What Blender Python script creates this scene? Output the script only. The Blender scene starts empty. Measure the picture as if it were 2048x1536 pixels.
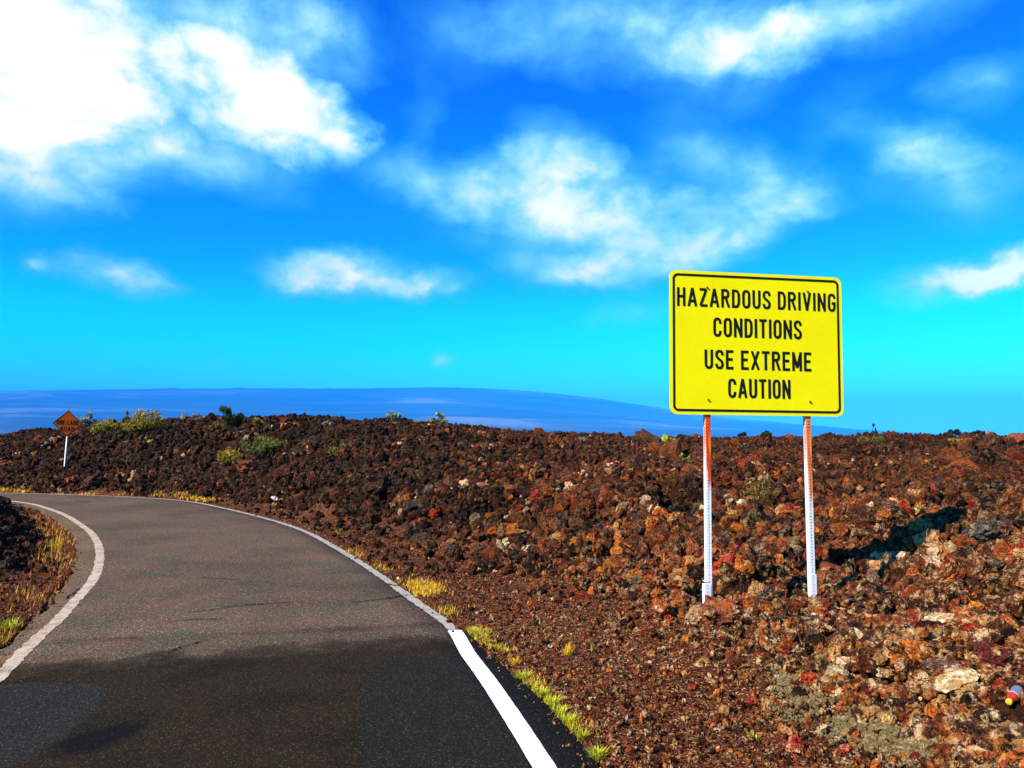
import bpy, math, random
import numpy as np
from mathutils import Vector, Matrix, noise as mnoise

sc = bpy.context.scene
C = sc.collection
rad = math.radians
random.seed(7)
rng = np.random.default_rng(11)

# ------------------------------------------------------------------ camera
W0, H0, F0 = 2048.0, 1536.0, 1547.0
CAM_H, PITCH = 1.6, math.atan2(104.0, F0)
cam = bpy.data.cameras.new('camera')
cam.sensor_width = 36.0
cam.lens = 36.0 * F0 / W0
cam.clip_start = 0.05
cam.clip_end = 90000
camo = bpy.data.objects.new('camera', cam)
C.objects.link(camo)
camo.location = (0, 0, CAM_H)
camo.rotation_euler = (math.pi / 2 + PITCH, 0, 0)
sc.camera = camo

# ------------------------------------------------------------------ light and exposure
SUN_EL = 41.0
LIGHT_DIR = Vector((0.81, 0.586, 0)).normalized() * math.cos(rad(SUN_EL)) + Vector((0, 0, -math.sin(rad(SUN_EL))))
sun = bpy.data.lights.new('sun', 'SUN')
sun.energy = 5.0
sun.angle = rad(0.5)
sun.color = (1.0, 0.93, 0.82)
suno = bpy.data.objects.new('sun', sun)
C.objects.link(suno)
suno.rotation_euler = LIGHT_DIR.to_track_quat('-Z', 'Y').to_euler()
suno.location = (-20, -20, 30)

sc.view_settings.view_transform = 'Standard'
sc.view_settings.look = 'None'
sc.view_settings.exposure = 1.0
sc.view_settings.gamma = 1.0
sc.view_settings.use_curve_mapping = False
sc.render.engine = 'CYCLES'
sc.cycles.use_denoising = True
sc.cycles.max_bounces = 5
sc.cycles.diffuse_bounces = 2
sc.cycles.volume_bounces = 2
sc.cycles.transparent_max_bounces = 8


def px_dir(u, v):
    """direction in the world of a pixel of the 2048 x 1536 picture"""
    x, z = (u - W0 / 2) / F0, -(v - H0 / 2) / F0
    c, s = math.cos(PITCH), math.sin(PITCH)
    return Vector((x, c - z * s, s + z * c))


def gpt(u, v, z=0.0):
    """the point at height z seen at a pixel"""
    d = px_dir(u, v)
    t = (z - CAM_H) / d.z
    return Vector((d.x * t, d.y * t, z))


# ------------------------------------------------------------------ world: sky with its clouds
world = bpy.data.worlds.new('World')
sc.world = world
world.use_nodes = True
world.cycles.sampling_method = 'MANUAL'
world.cycles.sample_map_resolution = 1024
nt = world.node_tree
bg = nt.nodes['Background']
bg.inputs[1].default_value = 0.076


def N(t, kind, **kw):
    n = t.nodes.new(kind)
    for k, v in kw.items():
        setattr(n, k, v)
    return n


def M(t, op, a, b=None, c=None, clamp=False):
    n = t.nodes.new('ShaderNodeMath')
    n.operation = op
    n.use_clamp = clamp
    for i, x in enumerate((a, b, c)):
        if x is None:
            continue
        if isinstance(x, (int, float)):
            n.inputs[i].default_value = x
        else:
            t.links.new(x, n.inputs[i])
    return n.outputs[0]


def MIX(t, fac, a, b, mode='MIX'):
    n = t.nodes.new('ShaderNodeMix')
    n.data_type = 'RGBA'
    n.blend_type = mode
    n.clamp_factor = True
    for s, x in ((0, fac), (6, a), (7, b)):
        if isinstance(x, (int, float)):
            n.inputs[s].default_value = x
        elif isinstance(x, (tuple, list)):
            n.inputs[s].default_value = tuple(x) + ((1.0,) if len(x) == 3 else ())
        else:
            t.links.new(x, n.inputs[s])
    return n.outputs[2]


def RAMP(t, fac, stops, interp='LINEAR'):
    n = t.nodes.new('ShaderNodeValToRGB')
    n.color_ramp.interpolation = interp
    el = n.color_ramp.elements
    while len(el) > 1:
        el.remove(el[-1])
    for i, (p, c) in enumerate(stops):
        e = el[0] if i == 0 else el.new(p)
        e.position = p
        if isinstance(c, (int, float)):
            c = (c, c, c)
        e.color = tuple(c) + (1.0,)
    if fac is not None:
        t.links.new(fac, n.inputs[0])
    return n.outputs[0]


def NOISE(t, vec, scale, detail=4, rough=0.55, dist=0.0, dim='3D', color=False):
    n = t.nodes.new('ShaderNodeTexNoise')
    n.noise_dimensions = dim
    n.inputs['Scale'].default_value = scale
    n.inputs['Detail'].default_value = detail
    n.inputs['Roughness'].default_value = rough
    n.inputs['Distortion'].default_value = dist
    if vec is not None:
        t.links.new(vec, n.inputs['Vector'])
    return n.outputs['Color' if color else 'Fac']


sky = N(nt, 'ShaderNodeTexSky', sky_type='NISHITA', sun_disc=False)
sky.sun_elevation = rad(SUN_EL)
sky.sun_rotation = math.atan2(-LIGHT_DIR.x, -LIGHT_DIR.y) % (2 * math.pi)
sky.altitude = 2500
sky.air_density = 1.0
sky.dust_density = 0.3
sky.ozone_density = 2.0
tc = N(nt, 'ShaderNodeTexCoord')
sep = N(nt, 'ShaderNodeSeparateXYZ')
nt.links.new(tc.outputs['Generated'], sep.inputs[0])
az = M(nt, 'ARCTAN2', sep.outputs[0], sep.outputs[1])
el = M(nt, 'ARCSINE', M(nt, 'MAXIMUM', M(nt, 'MINIMUM', sep.outputs[2], 0.9999), -0.9999))
# the air's own colour by height above the horizon (degrees / 90)
tint = RAMP(nt, M(nt, 'DIVIDE', el, math.pi / 2), [
    (0.000, (0.45, 1.9, 1.6)), (0.030, (0.35, 2.3, 1.9)), (0.050, (0.10, 2.3, 1.8)), (0.075, (0.0, 2.15, 1.6)),
    (0.103, (0.0, 1.75, 1.45)), (0.127, (0.0, 1.25, 1.45)), (0.158, (0.0, 1.00, 1.55)), (0.207, (0.0, 0.88, 1.9)),
    (0.278, (0.0, 0.62, 2.3)), (0.42, (0.0, 0.55, 2.2)), (1.0, (0.02, 0.5, 1.9))])
air = MIX(nt, 1.0, sky.outputs[0], tint, 'MULTIPLY')

comb = N(nt, 'ShaderNodeCombineXYZ')
nt.links.new(az, comb.inputs[0])
nt.links.new(el, comb.inputs[1])
# uneven edges: the cloud coordinates are pushed about by noise
strm = N(nt, 'ShaderNodeMapping')
strm.inputs['Scale'].default_value = (1.0, 1.35, 1.0)
nt.links.new(comb.outputs[0], strm.inputs[0])
wn = NOISE(nt, strm.outputs[0], 8.0, 6, 0.62, color=True)
wv = N(nt, 'ShaderNodeVectorMath', operation='SUBTRACT')
nt.links.new(wn, wv.inputs[0])
wv.inputs[1].default_value = (0.5, 0.5, 0.5)
wm = N(nt, 'ShaderNodeVectorMath', operation='MULTIPLY')
nt.links.new(wv.outputs[0], wm.inputs[0])
wm.inputs[1].default_value = (0.13, 0.075, 0.0)
wa = N(nt, 'ShaderNodeVectorMath', operation='ADD')
nt.links.new(comb.outputs[0], wa.inputs[0])
nt.links.new(wm.outputs[0], wa.inputs[1])
CLOUDS = [  # centre, half sizes (picture pixels), turn in degrees, thickness
    (20, 60, 380, 190, 0, 1.3), (190, 130, 200, 120, 0, 0.5), (540, 215, 250, 88, -14, 1.45), (690, 262, 100, 45, -10, 0.4),
    (330, 290, 360, 95, -4, 0.78), (60, 330, 240, 110, 0, 0.75), (470, 60, 330, 120, -6, 0.70), (640, 40, 170, 110, -20, 0.35),
    (180, 390, 110, 28, -10, 0.28), (1250, 50, 480, 100, -3, 0.62), (1450, 130, 220, 90, 0, 0.48), (1750, 30, 380, 70, 5, 0.50), (1520, 60, 300, 80, 0, 0.3),
    (1110, 375, 230, 90, 0, 0.72), (1350, 400, 280, 110, 0, 0.34), (1000, 420, 200, 90, 0, 0.3), (1120, 290, 150, 70, -10, 0.5), (850, 355, 170, 62, -12, 0.6), (1240, 480, 330, 90, 0, 0.66),
    (1480, 330, 250, 66, -26, 0.5), (1600, 390, 200, 50, 0, 0.32), (1480, 480, 190, 45, 15, 0.5), (1830, 290, 190, 55, -18, 0.54),
    (1940, 370, 210, 85, -12, 0.56), (1900, 555, 175, 52, 14, 0.95), (2030, 520, 130, 45, 8, 0.85), (710, 545, 215, 54, -4, 0.95),
    (620, 555, 95, 55, 0, 0.4), (860, 572, 120, 32, 0, 0.4), (72, 525, 50, 36, 0, 0.55), (225, 548, 150, 44, -5, 0.8),
    (345, 566, 80, 18, -8, 0.3), (1250, 622, 110, 38, 8, 0.55), (885, 728, 44, 28, 0, 0.8), (420, 728, 60, 16, -6, 0.3),
    (590, 738, 50, 12, 0, 0.28), (720, 742, 46, 14, 0, 0.26), (1960, 165, 140, 65, 0, 0.5), (1680, 230, 150, 60, 30, 0.2),
    (840, 240, 60, 90, 0, 0.2), (930, 90, 200, 90, 0, 0.22), (1160, 545, 220, 40, 0, 0.6),
    (-350, 200, 420, 200, 0, 1.0), (2500, 250, 300, 120, 0, 0.6), (2400, 600, 260, 50, 0, 0.5), (-300, 560, 260, 40, 0, 0.5)]
total = None
for cu, cv, ru, rv, rot, st in CLOUDS:
    d = px_dir(cu, cv).normalized()
    ca, ce = math.atan2(d.x, d.y), math.asin(d.z)
    k = math.cos(ca) * math.cos(ce)
    mp = N(nt, 'ShaderNodeMapping', vector_type='TEXTURE')
    mp.inputs['Location'].default_value = (ca, ce, 0)
    mp.inputs['Rotation'].default_value = (0, 0, rad(rot))
    mp.inputs['Scale'].default_value = (1.08 * ru / F0 * k * math.cos(ca) ** 0.5, 1.22 * rv / F0 * k, 1)
    nt.links.new(wa.outputs[0], mp.inputs[0])
    gr = N(nt, 'ShaderNodeTexGradient', gradient_type='SPHERICAL')
    nt.links.new(mp.outputs[0], gr.inputs[0])
    sm = M(nt, 'POWER', gr.outputs['Fac'], 0.85)
    total = M(nt, 'MULTIPLY', sm, st) if total is None else M(nt, 'MULTIPLY_ADD', sm, st, total)
# elsewhere in the sky scattered cloud of the same kind
back = M(nt, 'SUBTRACT', NOISE(nt, tc.outputs['Generated'], 2.4, 5, 0.55), 0.50)
behind = M(nt, 'SUBTRACT', 1.0, M(nt, 'MULTIPLY_ADD', sep.outputs[1], 1.0, 0.55, True), None, True)
high = M(nt, 'MULTIPLY', M(nt, 'SUBTRACT', el, 0.66, None, True), 3.0, None, True)
total = M(nt, 'MULTIPLY_ADD', M(nt, 'MAXIMUM', behind, high), M(nt, 'MULTIPLY', back, 2.0, None, True), total)
fine = NOISE(nt, strm.outputs[0], 15.0, 7, 0.58, 0.3)
dens = M(nt, 'MULTIPLY', total, M(nt, 'MULTIPLY_ADD', fine, 1.6, 0.28))
dens = M(nt, 'MULTIPLY', dens, 1.12)
sm = N(nt, 'ShaderNodeMapRange', interpolation_type='SMOOTHSTEP')
nt.links.new(dens, sm.inputs[0])
sm.inputs[1].default_value = 0.03
sm.inputs[2].default_value = 1.4
cloudcol = RAMP(nt, sm.outputs[0], [(0.0, (0.4, 3.6, 7.6)), (0.30, (1.5, 5.6, 8.2)), (0.62, (3.6, 7.4, 8.8)), (0.86, (7.4, 8.4, 9.4)), (1.0, (9.8, 9.9, 10.4))])
cf = M(nt, 'POWER', sm.outputs[0], 0.46)
final = MIX(nt, 1.0, MIX(nt, cf, air, cloudcol), air, 'LIGHTEN')
nt.links.new(final, bg.inputs[0])

# ------------------------------------------------------------------ numpy noise


def hash2(ix, iy, s):
    h = (ix.astype(np.int64) * 374761393 + iy.astype(np.int64) * 668265263 + s * 974634777) & 0xFFFFFFFF
    h = ((h ^ (h >> 13)) * 1274126177) & 0xFFFFFFFF
    h = ((h ^ (h >> 16)) * 2246822519) & 0xFFFFFFFF
    return ((h ^ (h >> 15)) & 0xFFFFFF) / float(0x1000000)


def vnoise(x, y, s):
    ix, iy = np.floor(x), np.floor(y)
    fx, fy = x - ix, y - iy
    fx, fy = fx * fx * (3 - 2 * fx), fy * fy * (3 - 2 * fy)
    a, b = hash2(ix, iy, s), hash2(ix + 1, iy, s)
    c, d = hash2(ix, iy + 1, s), hash2(ix + 1, iy + 1, s)
    return (a + (b - a) * fx) * (1 - fy) + (c + (d - c) * fx) * fy


def fbm(x, y, s, o=4, g=0.5):
    r, a, t = 0.0, 1.0, 0.0
    for i in range(o):
        r = r + a * vnoise(x, y, s + i)
        t += a
        x, y, a = x * 2.03 + 17.1, y * 2.03 - 9.7, a * g
    return r / t


def lumps(x, y, s):
    """rounded or cut-off heaps, one per jittered cell; 0..1"""
    ix, iy = np.floor(x), np.floor(y)
    best = np.zeros_like(x)
    for dx in (-1, 0, 1):
        for dy in (-1, 0, 1):
            cx, cy = ix + dx, iy + dy
            px, py = cx + hash2(cx, cy, s), cy + hash2(cx, cy, s + 1)
            ht = 0.35 + 0.65 * hash2(cx, cy, s + 2)
            rr = 0.55 + 0.45 * hash2(cx, cy, s + 3)
            ex = 0.6 + 0.8 * hash2(cx, cy, s + 4)
            d2 = ((x - px) ** 2 * ex + (y - py) ** 2 / ex) / rr ** 2
            h = ht * np.sqrt(np.clip(1 - d2, 0, 1))
            best = np.maximum(best, h)
    return best


def sstep(a, b, x):
    t = np.clip((x - a) / (b - a), 0, 1)
    return t * t * (3 - 2 * t)


# ------------------------------------------------------------------ road outline on the ground


def smooth(pts, n):
    pts = [Vector(p[:2]) for p in pts]
    out = []
    P = [pts[0] * 2 - pts[1]] + pts + [pts[-1] * 2 - pts[-2]]
    for i in range(1, len(P) - 2):
        a, b, c, d = P[i - 1:i + 3]
        l0, l1, l2 = (b - a).length, (c - b).length, (d - c).length
        tb = ((b - a) / l0 * l1 + (c - b) / l1 * l0) / (l0 + l1) * l1
        tc = ((c - b) / l1 * l2 + (d - c) / l2 * l1) / (l1 + l2) * l1
        for k in range(12):
            t = k / 12
            out.append(b * (2 * t ** 3 - 3 * t * t + 1) + tb * (t ** 3 - 2 * t * t + t) + c * (3 * t * t - 2 * t ** 3) + tc * (t ** 3 - t * t))
    out.append(pts[-1])
    out = np.array([tuple(p) for p in out])
    L = np.concatenate([[0], np.cumsum(np.hypot(*np.diff(out, axis=0).T))])
    s = np.linspace(0, L[-1], n)
    return np.stack([np.interp(s, L, out[:, 0]), np.interp(s, L, out[:, 1])], 1)


G = lambda u, v: tuple(gpt(u, v))[:2]
outer_line = smooth([(3.6, -14), (2.2, -6), (1.15, -1)] + [G(*p) for p in [
    (1088, 1536), (1048, 1472), (1013, 1418), (977, 1364), (937, 1310), (904, 1257), (872, 1231), (834, 1205), (764, 1154), (679, 1100), (600, 1059), (500, 1029),
    (431, 1013), (376, 1003), (292, 996)]] + [(-12.2, 21.3), (-14.9, 22.0), (-18, 23.0), (-30, 25)], 420)
inner_line = smooth([(-1.1, -14), (-1.9, -6), (-2.5, -1), (-2.95, 2.2)] + [G(*p) for p in [
    (0, 1352), (34, 1317), (74, 1278), (115, 1241), (149, 1203), (175, 1175), (192, 1149), (199, 1120), (198, 1095),
    (183, 1067), (160, 1049), (129, 1030), (95, 1017), (57, 1007), (6, 1001)]] + [(-17, 20.1), (-30, 21.6)], 420)


def offset(line, d):
    t = np.gradient(line, axis=0)
    t /= np.hypot(t[:, 0], t[:, 1])[:, None]
    return line + np.stack([t[:, 1], -t[:, 0]], 1) * (d[:, None] if isinstance(d, np.ndarray) else d)


yy = outer_line[:, 1]
seg = np.arange(420)
rag = (fbm(seg * 0.35, seg * 0 + 3, 5, 3) - 0.5)
outer_edge = offset(outer_line, 0.09 + 0.2 * sstep(6.9, 4.6, yy) + rag * 0.07)
inner_edge = offset(inner_line, -(0.30 + (fbm(seg * 0.4, seg * 0 + 9, 8, 3) - 0.5) * 0.16 - 0.12 * sstep(9, 6, inner_line[:, 1])))
ROADPOLY = np.concatenate([outer_edge, inner_edge[::-1]])


def seg_dist(x, y, line):
    line = line[::3] if len(line) > 200 else line
    best = np.full(x.shape, 1e9)
    for (x0, y0), (x1, y1) in zip(line[:-1], line[1:]):
        dx, dy = x1 - x0, y1 - y0
        t = np.clip(((x - x0) * dx + (y - y0) * dy) / (dx * dx + dy * dy), 0, 1)
        best = np.minimum(best, (x - x0 - t * dx) ** 2 + (y - y0 - t * dy) ** 2)
    return np.sqrt(best)


def in_poly(x, y, poly):
    poly = poly[::3]
    ins = np.zeros(x.shape, bool)
    n = len(poly)
    for i in range(n):
        x0, y0 = poly[i]
        x1, y1 = poly[(i + 1) % n]
        if y0 == y1:
            continue
        c = (y0 > y) != (y1 > y)
        ins ^= c & (x < (x1 - x0) * (y - y0) / (y1 - y0) + x0)
    return ins


# ------------------------------------------------------------------ lie of the land: heights at known places
KN = []
for u, rows in {
    -300: [(26, .3), (33, 1.3), (60, 1.4)],
    0: [(24, .3), (28, 1.0), (31, 1.55), (60, 1.5)],
    80: [(23.5, .3), (27, 1.2), (30, 1.72), (60, 1.5)],
    160: [(22.5, .2), (25, .85), (29, 1.98), (40, 1.9), (60, 1.4)],
    300: [(21.5, .2), (24, .95), (28, 2.12), (40, 2.0), (60, 1.4)],
    450: [(20, .15), (23, 1.0), (27, 2.18), (40, 2.0), (60, 1.4)],
    560: [(17.5, .1), (20, .75), (23, 1.5), (26.5, 2.1), (40, 2.0)],
    650: [(15, .1), (18, .7), (21, 1.3), (25, 1.9), (40, 1.9)],
    720: [(13.7, .08), (17, .8), (21, 1.45), (24, 2.0), (40, 1.9)],
    820: [(12, .08), (15, .65), (19, 1.3), (24, 2.0), (40, 1.8)],
    900: [(10.3, .06), (13, .55), (17, 1.15), (23, 1.78), (40, 1.7)],
    1000: [(9, .06), (11, .45), (15, .95), (22, 1.6), (40, 1.5), (100, 1.2)],
    1100: [(8.2, .08), (11, .5), (15, .95), (24, 1.42), (50, 1.3), (100, 1.2)],
    1300: [(6.2, .08), (8, .3), (12, .68), (20, 1.1), (40, 1.4), (100, 1.3)],
    1500: [(5, .06), (7, .28), (9, .45), (12, .72), (20, 1.12), (40, 1.42), (100, 1.3)],
    1750: [(4, .08), (7, .3), (9, .47), (12, .75), (20, 1.14), (40, 1.42), (100, 1.3)],
    2100: [(3.2, .12), (7, .34), (9, .5), (12, .78), (20, 1.2), (40, 1.5), (100, 1.35)],
    2800: [(3, .2), (7, .4), (12, .85), (20, 1.25), (40, 1.6), (100, 1.4)],
}.items():
    for Y, z in rows:
        z -= 0.27 * min(max((Y - 8) / 12, 0), 1) + (0.12 if Y > 30 and 1050 < u < 1800 else 0) + (0.2 if u < 100 and Y > 27 else 0)
        KN.append(((u - 1024) / F0 * Y, Y, max(z, .05)))
for i in range(0, 420, 14):
    KN.append((outer_edge[i, 0], outer_edge[i, 1], 0.0))
    KN.append((inner_edge[i, 0], inner_edge[i, 1], 0.0))
KN += [(-7.2, 9.5, 0.42), (-7.9, 11.5, 0.5), (-6.0, 7.2, 0.32), (-9.5, 12.5, 0.75), (-11, 15, 0.5), (-9, 9, 1.15), (-8, 6, 0.95),
       (-14, 14, 1.2), (-6, 3, .6), (-12, 8, 1.5), (-20, 14, 1.5), (-25, 5, 1.5), (-6, -8, .8), (6, -8, .5), (8, 0, .7), (20, -10, 1),
       (-20, -15, 1), (0, -40, 1), (40, -40, 1), (-60, -20, 1.3), (60, 0, 1.3), (-60, 40, 1.3)]
KN += [(1.58, 6.3, .36), (2.5, 6.35, .19), (3.3, 7.2, .27), (4.2, 7.9, .36), (3.4, 6.2, .2)]
KN = np.array(KN)
_d = np.hypot(KN[:, None, 0] - KN[None, :, 0], KN[:, None, 1] - KN[None, :, 1])
_A = np.zeros((len(KN) + 1,) * 2)
_A[:-1, :-1] = _d + np.eye(len(KN)) * -0.3
_A[:-1, -1] = _A[-1, :-1] = 1
_w = np.linalg.solve(_A, np.append(KN[:, 2], 0))


def land(x, y):
    r = np.full(x.shape, _w[-1])
    for (kx, ky, _), w in zip(KN, _w[:-1]):
        r = r + w * np.hypot(x - kx, y - ky)
    return r


def height(x, y, fine=True):
    shp = x.shape
    x, y = x.ravel().astype(float), y.ravel().astype(float)
    R = np.hypot(x, y)
    far = R > 110
    k = np.where(far, 110 / np.maximum(R, 1), 1.0)
    base = np.clip(land(x * k, y * k), 0.0, 2.6)
    near = R < 60
    d = np.full(x.shape, 20.0)
    xs, ys = x[near], y[near]
    dd = np.minimum(seg_dist(xs, ys, outer_edge), seg_dist(xs, ys, inner_edge))
    inside = in_poly(xs, ys, ROADPOLY)
    d[near] = np.where(inside, -dd, dd)
    outer = seg_dist(x, y, outer_edge[::9])
    inner = seg_dist(x, y, inner_edge[::9])
    side_out = outer < inner
    sw = np.where(side_out, 0.15 + 1.0 * sstep(19, 12, y) + 0.05 * sstep(8, 5, y) + (fbm(x * 0.9, y * 0.9, 40, 2) - .5) * 0.5, 0.55)
    s = sstep(sw - 0.05, sw + 0.9, d)
    amp = s * (0.55 + 0.45 * sstep(2, 6, d)) * (1 - 0.35 * sstep(14, 20, y) * sstep(1400, 900, 1024 + F0 * x / np.maximum(y, 1)))
    h = base * sstep(0.0, sw + 0.7, d)
    h += amp * (fbm(x * 0.16, y * 0.16, 1, 3) - 0.5) * 0.55
    wx, wy = x + 0.5 * fbm(x * 1.3, y * 1.3, 60, 3), y + 0.5 * fbm(x * 1.3, y * 1.3, 70, 3)
    o1 = lumps(wx * 0.38, wy * 0.38, 20)
    o2 = lumps(wx * 0.95, wy * 0.95, 30)
    h += amp * (o1 - 0.35) * 0.46 + amp * (o2 - 0.38) * 0.38
    if fine:
        wx, wy = x + 0.12 * vnoise(x * 6, y * 6, 61), y + 0.12 * vnoise(x * 6, y * 6, 71)
        h += amp * (lumps(wx * 3.1, wy * 3.1, 50) - .3) * 0.14
        h += (amp * 0.9 + 0.02) * (lumps(wx * 9.0, wy * 9.0, 80) - .3) * 0.05
        rg = 1 - np.abs(2 * fbm(x * 1.7, y * 1.7, 130, 5, 0.6) - 1)
        h += amp * (rg - 0.75) * 0.22
        pit = sstep(0.62, 0.70, fbm(x * 0.9 + 31, y * 0.9, 150, 3))
        h -= amp * pit * 0.5
        h += (amp + 0.1) * (fbm(x * 22, y * 22, 90, 3) - .5) * 0.03 * sstep(0, .1, d)
    for bx_, by_, br_, ba_ in ((2.6, 6.3, 0.75, -0.20), (3.5, 6.7, 0.7, -0.20), (3.2, 5.7, .6, -.08), (3.9, 7.7, 1.0, -0.22), (4.25, 8.3, 0.6, 0.26)):
        h += ba_ * np.exp(-((x - bx_) ** 2 + (y - by_) ** 2) / br_ ** 2)
    h = np.where(d < 0.12, np.minimum(h, 0.004 + 0.0 * d), h)
    h = np.where(d < 0.0, -0.07, h)
    h = np.where(R > 90, h * (1 - sstep(90, 500, R)) - 24 * sstep(90, 700, R), h)
    return h.reshape(shp)


def hit(u, v, tmax=120):
    d = px_dir(u, v)
    t = np.geomspace(2.0, tmax, 900)
    X, Y, Z = d.x * t, d.y * t, CAM_H + d.z * t
    h = height(X, Y, False)
    k = np.nonzero(h > Z)[0]
    if len(k) == 0:
        j = int(np.argmax(h[t < 60] - Z[t < 60]))
        return Vector((X[j], Y[j], h[j])), False
    return Vector((X[k[0]], Y[k[0]], h[k[0]])), True


# ------------------------------------------------------------------ object helpers


def mesh(name, verts, faces, mats, smooth=False, face_mats=None):
    me = bpy.data.meshes.new(name)
    me.from_pydata([tuple(v) for v in verts], [], [tuple(f) for f in faces])
    for m in (mats if isinstance(mats, (list, tuple)) else [mats]):
        me.materials.append(m)
    if face_mats is not None:
        me.polygons.foreach_set('material_index', face_mats)
    if smooth:
        me.polygons.foreach_set('use_smooth', [True] * len(me.polygons))
    me.update()
    return me


def grid_mesh(name, co, nr, nc, mat, closed=False, smooth=False):
    """co: nr x nc x 3 array"""
    me = bpy.data.meshes.new(name)
    i = np.arange(nr * nc).reshape(nr, nc)
    if closed:
        j = np.roll(i, -1, 1)
    else:
        j = i[:, 1:]
        i = i[:, :-1]
    q = np.stack([i[:-1], j[:-1], j[1:], i[1:]], -1).reshape(-1, 4)
    me.vertices.add(nr * nc)
    me.vertices.foreach_set('co', co.reshape(-1).astype(np.float32))
    me.loops.add(q.size)
    me.loops.foreach_set('vertex_index', q.reshape(-1).astype(np.int32))
    me.polygons.add(len(q))
    me.polygons.foreach_set('loop_start', (np.arange(len(q)) * 4).astype(np.int32))
    me.polygons.foreach_set('loop_total', np.full(len(q), 4, np.int32))
    if smooth:
        me.polygons.foreach_set('use_smooth', np.ones(len(q), bool))
    me.materials.append(mat)
    me.update(calc_edges=True)
    return me


def obj(name, me, parent=None, loc=(0, 0, 0), rot=(0, 0, 0), scale=(1, 1, 1)):
    o = bpy.data.objects.new(name, me)
    C.objects.link(o)
    o.location, o.rotation_euler, o.scale = loc, rot, scale
    if parent:
        o.parent = parent
    return o


def tag(o, label, cat, group=None):
    o['label'] = label
    o['category'] = cat
    if group:
        o['group'] = group
    return o


def new_mat(name, rough=0.9, spec=0.2):
    m = bpy.data.materials.new(name)
    m.use_nodes = True
    t = m.node_tree
    b = t.nodes['Principled BSDF']
    b.inputs['Roughness'].default_value = rough
    b.inputs['Specular IOR Level'].default_value = spec
    return m, t, b


def bump(t, b, h, strength, dist):
    n = N(t, 'ShaderNodeBump')
    n.inputs['Strength'].default_value = strength
    n.inputs['Distance'].default_value = dist
    t.links.new(h, n.inputs['Height'])
    t.links.new(n.outputs[0], b.inputs['Normal'])


# ------------------------------------------------------------------ materials
def lava_ground_mat():
    m, t, b = new_mat('lava_ground', 0.95, 0.05)
    g = N(t, 'ShaderNodeNewGeometry')
    pos = g.outputs['Position']
    big = NOISE(t, pos, 0.22, 4, 0.6)
    mid = NOISE(t, pos, 2.2, 6, 0.7, 0.4)
    fin = NOISE(t, pos, 30.0, 5, 0.7)
    base = RAMP(t, mid, [(0.30, (0.008, 0.005, 0.003)), (0.47, (0.022, 0.010, 0.005)), (0.60, (0.060, 0.022, 0.009)), (0.74, (0.13, 0.050, 0.020))])  # ground colour darkened so the gaps between rocks look deep in shade
    warm = MIX(t, RAMP(t, big, [(0.42, 0.0), (0.60, 1.0)]), base, (0.75, 0.42, 0.30), 'MULTIPLY')
    base = MIX(t, 0.55, base, warm)
    speck = RAMP(t, fin, [(0.28, 0.25), (0.5, 1.0), (0.7, 1.9)])
    base = MIX(t, 0.85, base, speck, 'MULTIPLY')
    pale = RAMP(t, NOISE(t, pos, 9.0, 6, 0.75), [(0.63, 0.0), (0.70, 1.0)])
    base = MIX(t, M(t, 'MULTIPLY', pale, 0.55), base, (0.32, 0.21, 0.12))
    # gravel shoulder: an attribute on the mesh says where cinder gravel lies
    a = N(t, 'ShaderNodeAttribute', attribute_name='gravel')
    vo = N(t, 'ShaderNodeTexVoronoi')
    vo.inputs['Scale'].default_value = 75.0
    t.links.new(pos, vo.inputs['Vector'])
    sp = N(t, 'ShaderNodeSeparateColor')
    t.links.new(vo.outputs['Color'], sp.inputs[0])
    grav = RAMP(t, sp.outputs[0], [(0.0, (0.02, 0.008, 0.004)), (0.35, (0.09, 0.024, 0.009)), (0.62, (0.17, 0.045, 0.014)), (0.85, (0.20, 0.09, 0.04)), (0.95, (0.35, 0.22, 0.12))], 'CONSTANT')
    grav = MIX(t, 0.5, grav, RAMP(t, mid, [(0.3, 0.5), (0.7, 1.5)]), 'MULTIPLY')
    col = MIX(t, a.outputs['Fac'], base, grav)
    # distant plain turns to plain dark lava
    t.links.new(col, b.inputs['Base Color'])
    hh = M(t, 'ADD', fin, M(t, 'MULTIPLY', vo.outputs['Distance'], -0.6))
    bump(t, b, hh, 0.8, 0.03)
    return m


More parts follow.
